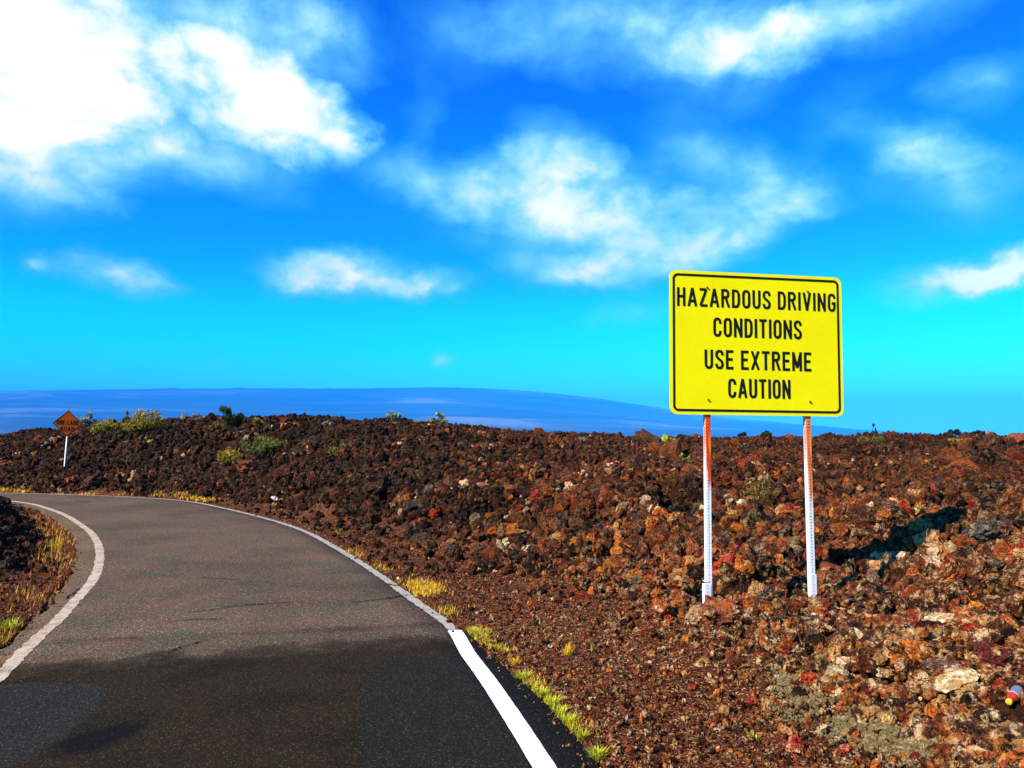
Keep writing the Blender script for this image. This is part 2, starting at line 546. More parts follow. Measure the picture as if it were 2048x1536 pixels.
def rock_mat(name, instanced):
    m, t, b = new_mat(name, 0.93, 0.08)
    tcd = N(t, 'ShaderNodeTexCoord')
    if instanced:
        a = N(t, 'ShaderNodeAttribute', attribute_name='rock_col', attribute_type='INSTANCER')
        col = a.outputs['Color']
    else:
        a = N(t, 'ShaderNodeObjectInfo')
        col = a.outputs['Color']
    g = N(t, 'ShaderNodeNewGeometry')
    vec = g.outputs['Position']
    yv = N(t, 'ShaderNodeSeparateXYZ')
    t.links.new(vec, yv.inputs[0])
    near = N(t, 'ShaderNodeMapRange')
    t.links.new(yv.outputs[1], near.inputs[0])
    near.inputs[1].default_value, near.inputs[2].default_value, near.inputs[3].default_value, near.inputs[4].default_value = 5.0, 9.0, 0.85, 0.14
    n1 = NOISE(t, tcd.outputs['Object'], 1.6, 5, 0.65, 0.5)
    n2 = NOISE(t, vec, 38.0, 5, 0.72)
    n3 = NOISE(t, vec, 14.0, 6, 0.78)
    c = MIX(t, 1.0, col, RAMP(t, n2, [(0.32, 0.12), (0.47, 0.75), (0.60, 1.7), (0.70, 2.4)]), 'MULTIPLY')
    c = MIX(t, RAMP(t, n1, [(0.42, 0.0), (0.58, 0.75)]), c, MIX(t, 1.0, col, (0.42, 0.33, 0.30), 'MULTIPLY'))
    lich = RAMP(t, NOISE(t, vec, 9.0, 3, 0.6), [(0.35, (0.32, 0.085, 0.014)), (0.48, (0.44, 0.21, 0.055)), (0.62, (0.68, 0.49, 0.24))])
    c = MIX(t, M(t, 'MULTIPLY', RAMP(t, n3, [(0.505, 0.0), (0.575, 1.0)]), near.outputs[0]), c, lich)
    rust = RAMP(t, NOISE(t, vec, 6.0, 4, 0.6), [(0.56, 0.0), (0.64, 0.6)])
    c = MIX(t, M(t, 'MULTIPLY', rust, 0.7), c, MIX(t, 1.0, col, (1.9, 0.75, 0.4), 'MULTIPLY'))
    t.links.new(c, b.inputs['Base Color'])
    vo = N(t, 'ShaderNodeTexVoronoi')
    vo.inputs['Scale'].default_value = 55.0
    t.links.new(vec, vo.inputs['Vector'])
    bump(t, b, M(t, 'ADD', M(t, 'MULTIPLY', n2, 1.2), M(t, 'MULTIPLY', vo.outputs['Distance'], 0.8)), 1.0, 0.02)
    return m


def simple_mat(name, col, rough=0.6, var=0.25, scale=20, spec=0.3, trans=0.0):
    m, t, b = new_mat(name, rough, spec)
    g = N(t, 'ShaderNodeTexCoord')
    n = NOISE(t, g.outputs['Object'], scale, 4, 0.6)
    c = MIX(t, 1.0, col, RAMP(t, n, [(0.3, 1 - var), (0.7, 1 + var)]), 'MULTIPLY')
    t.links.new(c, b.inputs['Base Color'])
    if trans:
        b.inputs['Transmission Weight'].default_value = trans
    return m


def leaf_mat(name, a, bcol, rough=0.55):
    """foliage whose leaves differ: colour picked per leaf clump from a vertex attribute"""
    m, t, b = new_mat(name, rough, 0.25)
    at = N(t, 'ShaderNodeAttribute', attribute_name='leaf')
    c = MIX(t, at.outputs['Fac'], a, bcol)
    t.links.new(c, b.inputs['Base Color'])
    tr = N(t, 'ShaderNodeBsdfTranslucent')
    t.links.new(c, tr.inputs[0])
    mx = N(t, 'ShaderNodeMixShader')
    mx.inputs[0].default_value = 0.2
    t.links.new(b.outputs[0], mx.inputs[1])
    t.links.new(tr.outputs[0], mx.inputs[2])
    t.links.new(mx.outputs[0], t.nodes['Material Output'].inputs[0])
    return m


def line_cross(t, x, y, x0, y0, slope):
    """y above a line through (x0, y0)"""
    return M(t, 'SUBTRACT', y, M(t, 'MULTIPLY_ADD', M(t, 'SUBTRACT', x, x0), slope, y0))


def asphalt_nodes(t, b):
    g = N(t, 'ShaderNodeNewGeometry')
    pos = g.outputs['Position']
    s = N(t, 'ShaderNodeSeparateXYZ')
    t.links.new(pos, s.inputs[0])
    X, Y = s.outputs[0], s.outputs[1]
    agg = N(t, 'ShaderNodeTexVoronoi')
    agg.inputs['Scale'].default_value = 130.0
    t.links.new(pos, agg.inputs['Vector'])
    sc3 = N(t, 'ShaderNodeSeparateColor')
    t.links.new(agg.outputs['Color'], sc3.inputs[0])
    grain = NOISE(t, pos, 90.0, 3, 0.7)
    big = NOISE(t, pos, 0.55, 4, 0.55)
    mid = NOISE(t, pos, 1.7, 5, 0.6)
    edge = NOISE(t, pos, 3.0, 6, 0.65)
    # old surface, mottled red-grey and green-grey
    old = RAMP(t, mid, [(0.36, (0.078, 0.065, 0.036)), (0.48, (0.096, 0.068, 0.038)), (0.60, (0.112, 0.067, 0.040)), (0.7, (0.105, 0.077, 0.044))])
    old = MIX(t, 1.0, old, RAMP(t, big, [(0.35, 0.80), (0.65, 1.18)]), 'MULTIPLY')
    new = RAMP(t, mid, [(0.36, (0.013, 0.010, 0.0035)), (0.52, (0.021, 0.013, 0.0045)), (0.66, (0.019, 0.014, 0.0045))])
    # resurfaced stretch nearest the camera; the joint runs across the road
    jd = M(t, 'ADD', line_cross(t, X, Y, -0.53, 6.35, 0.275), M(t, 'MULTIPLY', M(t, 'SUBTRACT', edge, 0.5), 0.9))
    jm = RAMP(t, M(t, 'MULTIPLY_ADD', jd, 0.5, 0.5), [(0.36, 0.0), (0.47, 0.30), (0.505, 0.42), (0.53, 0.80), (0.72, 1.0)])
    col = MIX(t, jm, new, old)
    # dark rough seam along the joint
    seam = RAMP(t, M(t, 'ABSOLUTE', M(t, 'ADD', line_cross(t, X, Y, -0.53, 6.72, 0.20), M(t, 'MULTIPLY', M(t, 'SUBTRACT', edge, 0.5), 0.5))), [(0.03, 0.55), (0.12, 0.0)])
    col = MIX(t, M(t, 'MULTIPLY', seam, RAMP(t, mid, [(0.4, 0.3), (0.6, 1.0)])), col, (0.018, 0.014, 0.010))
    # two bluish sealed patches
    def patch(x0, y0, rx, ry, rot, col_in, c2, k):
        mp = N(t, 'ShaderNodeMapping', vector_type='TEXTURE')
        mp.inputs['Location'].default_value = (x0, y0, 0)
        mp.inputs['Rotation'].default_value = (0, 0, rad(rot))
        mp.inputs['Scale'].default_value = (rx, ry, 1)
        t.links.new(pos, mp.inputs[0])
        q = N(t, 'ShaderNodeSeparateXYZ')
        t.links.new(mp.outputs[0], q.inputs[0])
        dx = M(t, 'POWER', M(t, 'ABSOLUTE', q.outputs[0]), 4.0)
        dy = M(t, 'POWER', M(t, 'ABSOLUTE', q.outputs[1]), 4.0)
        dd = M(t, 'ADD', M(t, 'ADD', dx, dy), M(t, 'MULTIPLY', M(t, 'SUBTRACT', edge, 0.5), 0.9))
        return MIX(t, M(t, 'MULTIPLY', RAMP(t, dd, [(0.9, 1.0), (1.12, 0.0)]), k), col_in, c2)
    col = patch(-0.1, 3.9, 0.62, 1.95, 12, col, (0.014, 0.013, 0.008), 0.9)
    col = patch(-3.35, 4.35, 0.95, 0.75, 8, col, (0.020, 0.019, 0.014), 0.85)
    # oil stain
    mp = N(t, 'ShaderNodeMapping', vector_type='TEXTURE')
    sx, sy = G(195, 1478)
    mp.inputs['Location'].default_value = (sx, sy, 0)
    mp.inputs['Rotation'].default_value = (0, 0, rad(58))
    mp.inputs['Scale'].default_value = (0.30, 0.19, 1)
    t.links.new(pos, mp.inputs[0])
    ln = N(t, 'ShaderNodeVectorMath', operation='LENGTH')
    sm_ = N(t, 'ShaderNodeVectorMath', operation='MULTIPLY')
    sm_.inputs[1].default_value = (1, 1, 0)
    t.links.new(mp.outputs[0], sm_.inputs[0])
    t.links.new(sm_.outputs[0], ln.inputs[0])
    oil = RAMP(t, M(t, 'ADD', ln.outputs['Value'], M(t, 'MULTIPLY', M(t, 'SUBTRACT', NOISE(t, pos, 9, 5, 0.7), 0.5), 1.1)), [(0.55, 0.92), (1.0, 0.0)])
    col = MIX(t, oil, col, (0.004, 0.003, 0.002))
    gr = RAMP(t, grain, [(0.25, 0.45), (0.5, 1.0), (0.75, 1.7)])
    col = MIX(t, 0.75, col, gr, 'MULTIPLY')
    st = RAMP(t, sc3.outputs[0], [(0.0, 0.5), (0.5, 1.0), (0.82, 1.8), (0.965, 4.5)], 'CONSTANT')
    col = MIX(t, 0.8, col, st, 'MULTIPLY')
    hgt = M(t, 'ADD', M(t, 'MULTIPLY', agg.outputs['Distance'], -0.9), M(t, 'MULTIPLY', grain, 0.6))
    return col, hgt, pos, X, Y


def asphalt_mat():
    m, t, b = new_mat('asphalt', 0.92, 0.08)
    col, h, pos, X, Y = asphalt_nodes(t, b)
    t.links.new(col, b.inputs['Base Color'])
    bump(t, b, h, 0.6, 0.006)
    return m


def paint_mat(name, colr, lo, hi, scale=14.0):
    """worn line paint: where it has worn off the asphalt shows"""
    m, t, b = new_mat(name, 0.8, 0.15)
    col, h, pos, X, Y = asphalt_nodes(t, b)
    n = NOISE(t, pos, scale, 6, 0.75)
    n2 = NOISE(t, pos, 80.0, 3, 0.7)
    w = RAMP(t, M(t, 'MULTIPLY_ADD', n2, 0.45, M(t, 'MULTIPLY', n, 0.75)), [(lo, 0.0), (hi, 1.0)])
    t.links.new(MIX(t, w, col, colr), b.inputs['Base Color'])
    bump(t, b, h, 0.35, 0.004)
    return m


MAT_GROUND = lava_ground_mat()
MAT_ROCK_I = rock_mat('lava_rock_rubble', True)
MAT_ROCK = rock_mat('lava_rock', False)
MAT_ASPHALT = asphalt_mat()

# ------------------------------------------------------------------ ground
NF, NB = 900, 140
a1, a2 = rad(-41), rad(41)
az_ = np.concatenate([np.linspace(a1, a2, NF), np.linspace(a2, a1 + 2 * math.pi, NB + 2)[1:-1]])
rr_ = np.concatenate([np.geomspace(1.6, 90, 820), np.geomspace(93, 24500, 60)])
AZ, RR = np.meshgrid(az_, rr_)
GX, GY = np.sin(AZ) * RR, np.cos(AZ) * RR
GZ = height(GX, GY)
co = np.stack([GX, GY, GZ], -1)
co = np.concatenate([np.broadcast_to(np.array([[[0, 0, -0.07]]]), (1, co.shape[1], 3)).copy(), co])
co[0, :, 0] = np.sin(az_) * 0.02
co[0, :, 1] = np.cos(az_) * 0.02
gm = grid_mesh('ground', co[:, ::-1], co.shape[0], co.shape[1], MAT_GROUND, closed=True)


def gravel_amount(x, y):
    d = np.minimum(seg_dist(x, y, outer_edge[::2]), seg_dist(x, y, inner_edge[::2]))
    out = seg_dist(x, y, outer_edge[::9]) < seg_dist(x, y, inner_edge[::9])
    wd = np.where(out, 0.35 + 1.0 * sstep(19, 12, y) + 0.05 * sstep(8, 5, y), 0.5)
    return sstep(wd + 0.45, wd - 0.1, d + (fbm(x * 2.5, y * 2.5, 33, 3) - .5) * 0.7)


fx, fy = co[:, ::-1, 0].ravel(), co[:, ::-1, 1].ravel()
ga = np.zeros(len(fx))
nearm = np.hypot(fx, fy) < 32
ga[nearm] = gravel_amount(fx[nearm], fy[nearm])
at = gm.attributes.new('gravel', 'FLOAT', 'POINT')
at.data.foreach_set('value', ga.astype(np.float32))
ground = obj('ground', gm)
ground['kind'] = 'structure'

# ------------------------------------------------------------------ road
nx = 10
rows = []
t_ = np.linspace(0, 1, nx)
rc = np.zeros((420, nx + 2, 3))
for k in range(nx):
    rc[:, k + 1, :2] = outer_edge * (1 - t_[k]) + inner_edge * t_[k]
rc[:, 0, :2], rc[:, 0, 2] = outer_edge, -0.08
rc[:, -1, :2], rc[:, -1, 2] = inner_edge, -0.08
rc[:, 1, :2] = outer_edge + (inner_edge - outer_edge) * 0.01
rc[:, -2, :2] = inner_edge + (outer_edge - inner_edge) * 0.01
road = obj('road', grid_mesh('road', rc[:, ::-1], 420, nx + 2, MAT_ASPHALT))
road['kind'] = 'structure'


def strip(name, line, w, mat, z=0.004, jag=0.0, seed=1):
    n = len(line)
    s = np.arange(n)
    l = offset(line, -(w / 2 + jag * (fbm(s * 0.9, s * 0 + seed, seed, 2) - .5)))
    r = offset(line, (w / 2 + jag * (fbm(s * 0.9, s * 0 + seed, seed + 5, 2) - .5)))
    c = np.zeros((n, 2, 3))
    c[:, 0, :2], c[:, 1, :2] = l, r
    c[:, :, 2] = z
    return obj(name, grid_mesh(name, c[:, ::-1][:, ::-1], n, 2, mat), road)


def dense(line, n):
    L = np.concatenate([[0], np.cumsum(np.hypot(*np.diff(line, axis=0).T))])
    s = np.linspace(0, L[-1], n)
    return np.stack([np.interp(s, L, line[:, 0]), np.interp(s, L, line[:, 1])], 1)


ysel = outer_line[:, 1]
k0 = int(np.argmax(ysel > 6.42))
strip('edge_line', dense(outer_line[:k0 + 1], 600), 0.115, paint_mat('fresh_white_paint', (0.80, 0.80, 0.80), 0.20, 0.34), jag=0.004, seed=3, z=0.008)['label'] = 'fresh bright white edge line'
strip('edge_line', dense(outer_line[k0:], 900), 0.09, paint_mat('faded_white_paint', (0.37, 0.33, 0.25), 0.30, 0.66, 8), jag=0.025, seed=4)['label'] = 'old faded edge line'
strip('edge_line', dense(inner_line, 1400), 0.105, paint_mat('worn_cream_paint', (0.50, 0.39, 0.26), 0.40, 0.66, 6), jag=0.03, seed=6)['label'] = 'worn cream edge line'

mat_crack_shadow = simple_mat('crack_tar_and_shadow', (0.006, 0.005, 0.005), 0.95, 0.3, 40, 0.05)


def crack_or_shadow(pts, w=0.012, seed=0):
    P = smooth([G(*p) for p in pts], 70)
    r = np.random.default_rng(seed)
    P = P + np.cumsum(r.normal(0, 0.0035, P.shape), 0) * 0.6 + r.normal(0, 0.006, P.shape)
    ww = w * 1.4 * (0.35 + 0.9 * r.random(70)) * np.sin(np.linspace(0.08, 3.06, 70)) ** 0.5
    c = np.zeros((70, 2, 3))
    c[:, 0, :2], c[:, 1, :2] = P + [0, 0], P + np.stack([ww * 0.3, ww * 1.6], 1)
    c[:, :, 2] = 0.0085
    o = obj('crack_or_shadow', grid_mesh('crack_or_shadow', c, 70, 2, mat_crack_shadow), road)
    return o


crack_or_shadow([(828, 1190), (780, 1197), (735, 1203), (700, 1206)], 0.016, 1)
crack_or_shadow([(770, 1168), (786, 1172), (800, 1171)], 0.014, 2)
crack_or_shadow([(440, 1216), (510, 1210), (580, 1206)], 0.012, 3)
crack_or_shadow([(380, 1226), (420, 1222), (470, 1214)], 0.008, 4)
crack_or_shadow([(330, 1310), (380, 1290), (430, 1276), (442, 1272)], 0.010, 5)
crack_or_shadow([(300, 1250), (360, 1243), (450, 1240), (470, 1238)], 0.008, 6)
crack_or_shadow([(130, 1200), (152, 1187), (165, 1176)], 0.012, 7)
crack_or_shadow([(395, 1156), (430, 1158), (480, 1160)], 0.008, 8)
crack_or_shadow([(640, 1150), (680, 1147), (722, 1143)], 0.007, 9)
crack_or_shadow([(150, 1004.5), (185, 1004)], 0.04, 10)  # dark ribbon painted as the thin shadow of a pole, not a crack

# ------------------------------------------------------------------ lava rocks
def ico(sub):
    import bmesh
    bm = bmesh.new()
    bmesh.ops.create_icosphere(bm, subdivisions=sub, radius=1.0)
    v = np.array([tuple(x.co) for x in bm.verts])
    f = [tuple(y.index for y in x.verts) for x in bm.faces]
    bm.free()
    return v, f


ICO = {k: ico(k) for k in (2, 3, 4)}


def rock_mesh(name, seed, sub, mat, rough=1.0):
    v, f = ICO[sub]
    r = np.random.default_rng(seed)
    ax = np.array([1.0, 0.62 + 0.4 * r.random(), 0.5 + 0.4 * r.random()])
    out = np.empty_like(v)
    off = Vector(r.uniform(-50, 50, 3))
    planes = [(Vector(r.normal(size=3)).normalized(), 0.55 + 0.35 * r.random()) for _ in range(9)]
    for i, p in enumerate(v):
        p = Vector(p)
        q = p.copy()
        for n, c in planes:
            dd = q.dot(n)
            if dd > c:
                q -= n * (dd - c) * 0.92
        h = 1 + 0.26 * rough * mnoise.noise(p * 1.5 + off) + 0.20 * rough * mnoise.noise(p * 3.4 + off)
        h += 0.16 * rough * (0.4 - abs(mnoise.noise(p * 6.3 + off)) * 1.6)
        if sub > 2:
            h += 0.10 * rough * mnoise.noise(p * 11 + off)
        if sub > 3:
            h += 0.07 * rough * (0.3 - abs(mnoise.noise(p * 19 + off)))
        out[i] = q * h
    out *= ax
    out /= np.abs(out).max()
    return mesh(name, out, f, mat)


protos = bpy.data.collections.new('rubble_shapes')
for k in range(14):
    ob = bpy.data.objects.new('rubble_piece_%02d' % k, rock_mesh('rubble_piece', 100 + k, 3 if k < 9 else 2, MAT_ROCK_I, 1.0 + 0.25 * (k % 3)))
    protos.objects.link(ob)

PAL = np.array([  # dark, brown, rust, orange, red, tan, cream, grey, black
    (0.022, 0.009, 0.005), (0.086, 0.028, 0.011), (0.180, 0.046, 0.013), (0.42, 0.11, 0.014), (0.27, 0.026, 0.011),
    (0.36, 0.18, 0.060), (0.62, 0.43, 0.22), (0.085, 0.058, 0.036), (0.007, 0.005, 0.003)])
PNAME = ['dark brown', 'brown', 'rust brown', 'orange', 'dark red', 'tan', 'cream', 'grey', 'black']


def palette(x, y, n, near=True):
    """colours by place: the bank left of the signs is darker, the field nearest the camera the most colourful"""
    u = 1024 + F0 * x / np.maximum(y, 0.5)
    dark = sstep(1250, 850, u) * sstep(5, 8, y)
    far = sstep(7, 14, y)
    dark = np.maximum(dark, ((u < 240) & (y < 20)) * 1.0)  # rocks inside the bend darkened in colour to imitate the shadow on that mound
    base = np.array([.22, .24, .18, .10, .025, .11, .045, .04, .04])
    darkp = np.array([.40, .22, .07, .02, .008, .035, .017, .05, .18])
    farp = np.array([.24, .44, .24, .008, .002, .015, .002, .02, .035])
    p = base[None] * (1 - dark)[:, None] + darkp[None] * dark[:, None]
    p = p * (1 - far * (1 - dark) * .8)[:, None] + farp[None] * (far * (1 - dark) * .8)[:, None]
    p /= p.sum(1, keepdims=True)
    # neighbours tend to be of one colour
    patch = fbm(x * 1.1 + 5, y * 1.1, 200, 2)
    rnd = np.clip(rng.random(n) * 0.85 + (patch - 0.5) * 0.5 + 0.075, 0, 0.9999)
    idx = (np.cumsum(p, 1) < rnd[:, None]).sum(1)
    order = np.array([8, 0, 1, 7, 2, 4, 3, 5, 6])
    p2 = p[:, order]
    idx = order[np.clip((np.cumsum(p2, 1) < rnd[:, None]).sum(1), 0, 8)]
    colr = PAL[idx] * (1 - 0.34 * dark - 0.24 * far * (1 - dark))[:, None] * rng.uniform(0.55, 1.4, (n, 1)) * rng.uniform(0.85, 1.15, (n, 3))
    return idx, colr


def scatter(name, P, scl, col, label, mat_coll=protos, nshape=14, rot=None):
    n = len(P)
    me = bpy.data.meshes.new(name)
    me.vertices.add(n)
    me.vertices.foreach_set('co', P.astype(np.float32).ravel())
    for nm, ty, key, arr in (('rot', 'FLOAT_VECTOR', 'vector', rng.uniform(0, 6.283, (n, 3)) if rot is None else rot), ('scl', 'FLOAT_VECTOR', 'vector', scl),
                             ('idx', 'INT', 'value', rng.integers(0, nshape, n)), ('rock_col', 'FLOAT_VECTOR', 'vector', col)):
        at = me.attributes.new(nm, ty, 'POINT')
        at.data.foreach_set(key, (arr.astype(np.int32) if ty == 'INT' else arr.astype(np.float32)).ravel())
    o = obj(name, me)
    ng = bpy.data.node_groups.new(name, 'GeometryNodeTree')
    ng.interface.new_socket('Geometry', in_out='INPUT', socket_type='NodeSocketGeometry')
    ng.interface.new_socket('Geometry', in_out='OUTPUT', socket_type='NodeSocketGeometry')
    gi, go = ng.nodes.new('NodeGroupInput'), ng.nodes.new('NodeGroupOutput')
    ip = ng.nodes.new('GeometryNodeInstanceOnPoints')
    ci = ng.nodes.new('GeometryNodeCollectionInfo')
    ci.inputs['Collection'].default_value = mat_coll
    ci.inputs['Separate Children'].default_value = True
    ci.inputs['Reset Children'].default_value = True
    ip.inputs['Pick Instance'].default_value = True

    def attr(nm, ty):
        a = ng.nodes.new('GeometryNodeInputNamedAttribute')
        a.data_type = ty
        a.inputs['Name'].default_value = nm
        return a.outputs['Attribute']
    e2r = ng.nodes.new('FunctionNodeEulerToRotation')
    L = ng.links.new
    L(gi.outputs[0], ip.inputs['Points'])
    L(ci.outputs[0], ip.inputs['Instance'])
    L(attr('idx', 'INT'), ip.inputs['Instance Index'])
    L(attr('rot', 'FLOAT_VECTOR'), e2r.inputs[0])
    L(e2r.outputs[0], ip.inputs['Rotation'])
    L(attr('scl', 'FLOAT_VECTOR'), ip.inputs['Scale'])
    L(ip.outputs[0], go.inputs[0])
    md = o.modifiers.new('scatter', 'NODES')
    md.node_group = ng
    o['kind'] = 'stuff'
    if label:
        o['label'] = label
    return o


def height_fast(x, y):
    """height looked up on the built ground (bilinear in the polar grid)"""
    r = np.hypot(x, y)
    a = np.arctan2(x, y)
    i = np.interp(r, rr_, np.arange(len(rr_)))
    j = np.where(a >= a1, np.where(a <= a2, (a - a1) / (a2 - a1) * (NF - 1), NF - 1 + (a - a2) / (2 * math.pi - (a2 - a1)) * (NB + 1)),
                 NF - 1 + (a + 2 * math.pi - a2) / (2 * math.pi - (a2 - a1)) * (NB + 1))
    i0 = np.clip(i.astype(int), 0, len(rr_) - 2)
    j0 = j.astype(int) % (NF + NB)
    j1 = (j0 + 1) % (NF + NB)
    fi, fj = i - i0, j - np.floor(j)
    return (GZ[i0, j0] * (1 - fj) + GZ[i0, j1] * fj) * (1 - fi) + (GZ[i0 + 1, j0] * (1 - fj) + GZ[i0 + 1, j1] * fj) * fi


def edge_d(x, y):
    d = np.minimum(seg_dist(x, y, outer_edge[::2]), seg_dist(x, y, inner_edge[::2]))
    return np.where(in_poly(x, y, ROADPOLY), -d, d)


# broken lava over the whole field: sizes from a power law, none smaller than the picture can show
ALLN = 260000
rA = rng.uniform(rad(-40), rad(40), ALLN)
rR = np.exp(rng.uniform(math.log(2.6), math.log(70), ALLN))
x, y = np.sin(rA) * rR, np.cos(rA) * rR
gr = gravel_amount(x, y)
ed = edge_d(x, y)
keep = (ed > 0.12) & (rng.random(ALLN) > gr * 0.93)
x, y, rR, ed = x[keep], y[keep], rR[keep], ed[keep]
n0 = len(x)
oa, orr = rng.uniform(rad(-38), rad(38), 1500), np.exp(rng.uniform(math.log(7.0), math.log(60), 1500))
ox, oyy = np.sin(oa) * orr, np.cos(oa) * orr
oed = edge_d(ox, oyy)
ok_ = oed > 1.1
x, y, rR, ed = np.append(x, ox[ok_]), np.append(y, oyy[ok_]), np.append(rR, orr[ok_]), np.append(ed, oed[ok_])
n = len(x)
outcrop = np.arange(n) >= n0
smin = np.maximum(0.022, 0.0034 * rR)
size = smin * (1 - rng.random(n)) ** (-1 / 2.1)
size = np.minimum(size, np.where(rR < 9, 0.05 + 0.013 * rR, np.where((x < 1.0) & (y > 10), 0.15, 0.13 - 0.004 * np.minimum(rR - 9, 15))) * np.where(rng.random(n) < 0.02, 1.7, 1.0))
size = np.minimum(size, np.where(y < 9, 0.02 + np.maximum(ed - 0.9, 0) * 0.09, 0.03 + ed * 0.10))
keep_out = np.ones(n, bool)
size = np.where(outcrop, np.minimum(rng.uniform(0.010, 0.027, n) * rR, 0.5) * np.where(rR > 20, 0.75, 1), size)
bp, _ = hit(2022, 1446)
keepb = np.hypot(x - bp.x, (y - bp.y + 0.06) * 0.7) > 0.06 + size * 1.1
x, y, rR, ed, outcrop, size = x[keepb], y[keepb], rR[keepb], ed[keepb], outcrop[keepb], size[keepb]
n = len(x)
z = height_fast(x, y) - np.where(outcrop, size * 0.25, 0)
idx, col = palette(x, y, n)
big = (size > 0.16) & (np.isin(idx, (5, 6, 3)))
col[big] *= 0.5
scl = np.stack([size * rng.uniform(.8, 1.2, n), size * rng.uniform(.7, 1.1, n), size * rng.uniform(.6, 1.0, n)], 1)
P = np.stack([x, y, z + size * np.where(outcrop, 0.15, 0.30)], 1)

def to_px(p):
    x_, y_, z_ = p[0], p[1], p[2] - CAM_H
    c, s_ = math.cos(PITCH), math.sin(PITCH)
    f = y_ * c + z_ * s_
    return 1024 + F0 * x_ / f, 768 - F0 * (-y_ * s_ + z_ * c) / f


# the rocks that show largest become things of their own (below); the rest is one mass
show = size / rR * np.where((rR < 16), 1, 0.0)
sel = np.argsort(-show)
SINGLE = []
taken = []
for q in sel:
    if len(SINGLE) >= 260:
        break
    uu, vv = to_px(P[q])
    if not (4 < uu < 2044 and vv < 1532):
        continue
    SINGLE.append(q)
mask = np.ones(n, bool)
mask[SINGLE] = False
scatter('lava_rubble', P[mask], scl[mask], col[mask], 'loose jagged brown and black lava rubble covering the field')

# small cinders on the shoulder
GN = 95000
xa = rng.uniform(-14, 5, GN * 3)
ya = np.exp(rng.uniform(math.log(2.8), math.log(20), GN * 3))
g2 = gravel_amount(xa, ya)
e2 = edge_d(xa, ya)
inview = np.abs(xa / ya) < 0.72
k = inview & (e2 > -0.16 * rng.random(GN * 3) ** 3) & (e2 < 2.0) & (g2 > rng.random(GN * 3) * 0.9)
xa, ya = xa[k][:GN], ya[k][:GN]
sz = np.minimum(0.006 * (1 - rng.random(len(xa))) ** (-1 / 2.6), 0.04)
za = np.maximum(height_fast(xa, ya), np.where(edge_d(xa, ya) < 0, 0.0, -1))
ci_ = rng.choice(9, len(xa), p=[.18, .30, .27, .06, .05, .06, .02, .04, .02])
cc = PAL[ci_] * rng.uniform(0.6, 1.3, (len(xa), 1))
scatter('cinder_gravel', np.stack([xa, ya, za + sz * .3], 1), np.stack([sz, sz * .85, sz * .7], 1), cc, 'fine red brown cinder gravel along the road shoulder')

# ------------------------------------------------------------------ single rocks
SHAPES = [rock_mesh('lava_rock', 300 + k, 3, MAT_ROCK, 1.0 + 0.2 * (k % 3)) for k in range(12)]
BIGSHAPES = [rock_mesh('lava_boulder', 500 + k, 4, MAT_ROCK, 1.3 + 0.15 * (k % 3)) for k in range(8)]


def area_name(x, y):
    u = 1024 + F0 * x / y
    if u < 230 and y < 20:
        return 'on the mound inside the bend', 'rocks inside the bend'
    if y > 13 and u < 1150:
        return 'on the high bank behind the road', 'rocks on the high bank'
    if u < 1150:
        return 'on the dark slope left of the yellow sign', 'rocks left of the yellow sign'
    if u < 1400:
        return 'between the gravel shoulder and the left sign post', 'rocks by the shoulder'
    if u < 1640:
        return ('in front of the two sign posts', 'rocks before the posts') if y < 6.4 else ('behind the two sign posts', 'rocks behind the posts')
    return ('low right of the right sign post', 'rocks right of the posts') if y < 6.4 else ('beyond the right sign post', 'rocks beyond the right post')


def place_rock(shape, x, y, z, size, colr, label, group=None, rot=None, sc_=(1, .85, .75)):
    o = obj('lava_rock' if group else 'boulder', shape, loc=(x, y, z))
    o.rotation_euler = rot or (random.uniform(-.5, .5), random.uniform(-.5, .5), random.uniform(0, 6.28))
    o.scale = (size * sc_[0], size * sc_[1], size * sc_[2])
    o.color = tuple(colr) + (1.0,)
    return tag(o, label, 'rock', group)


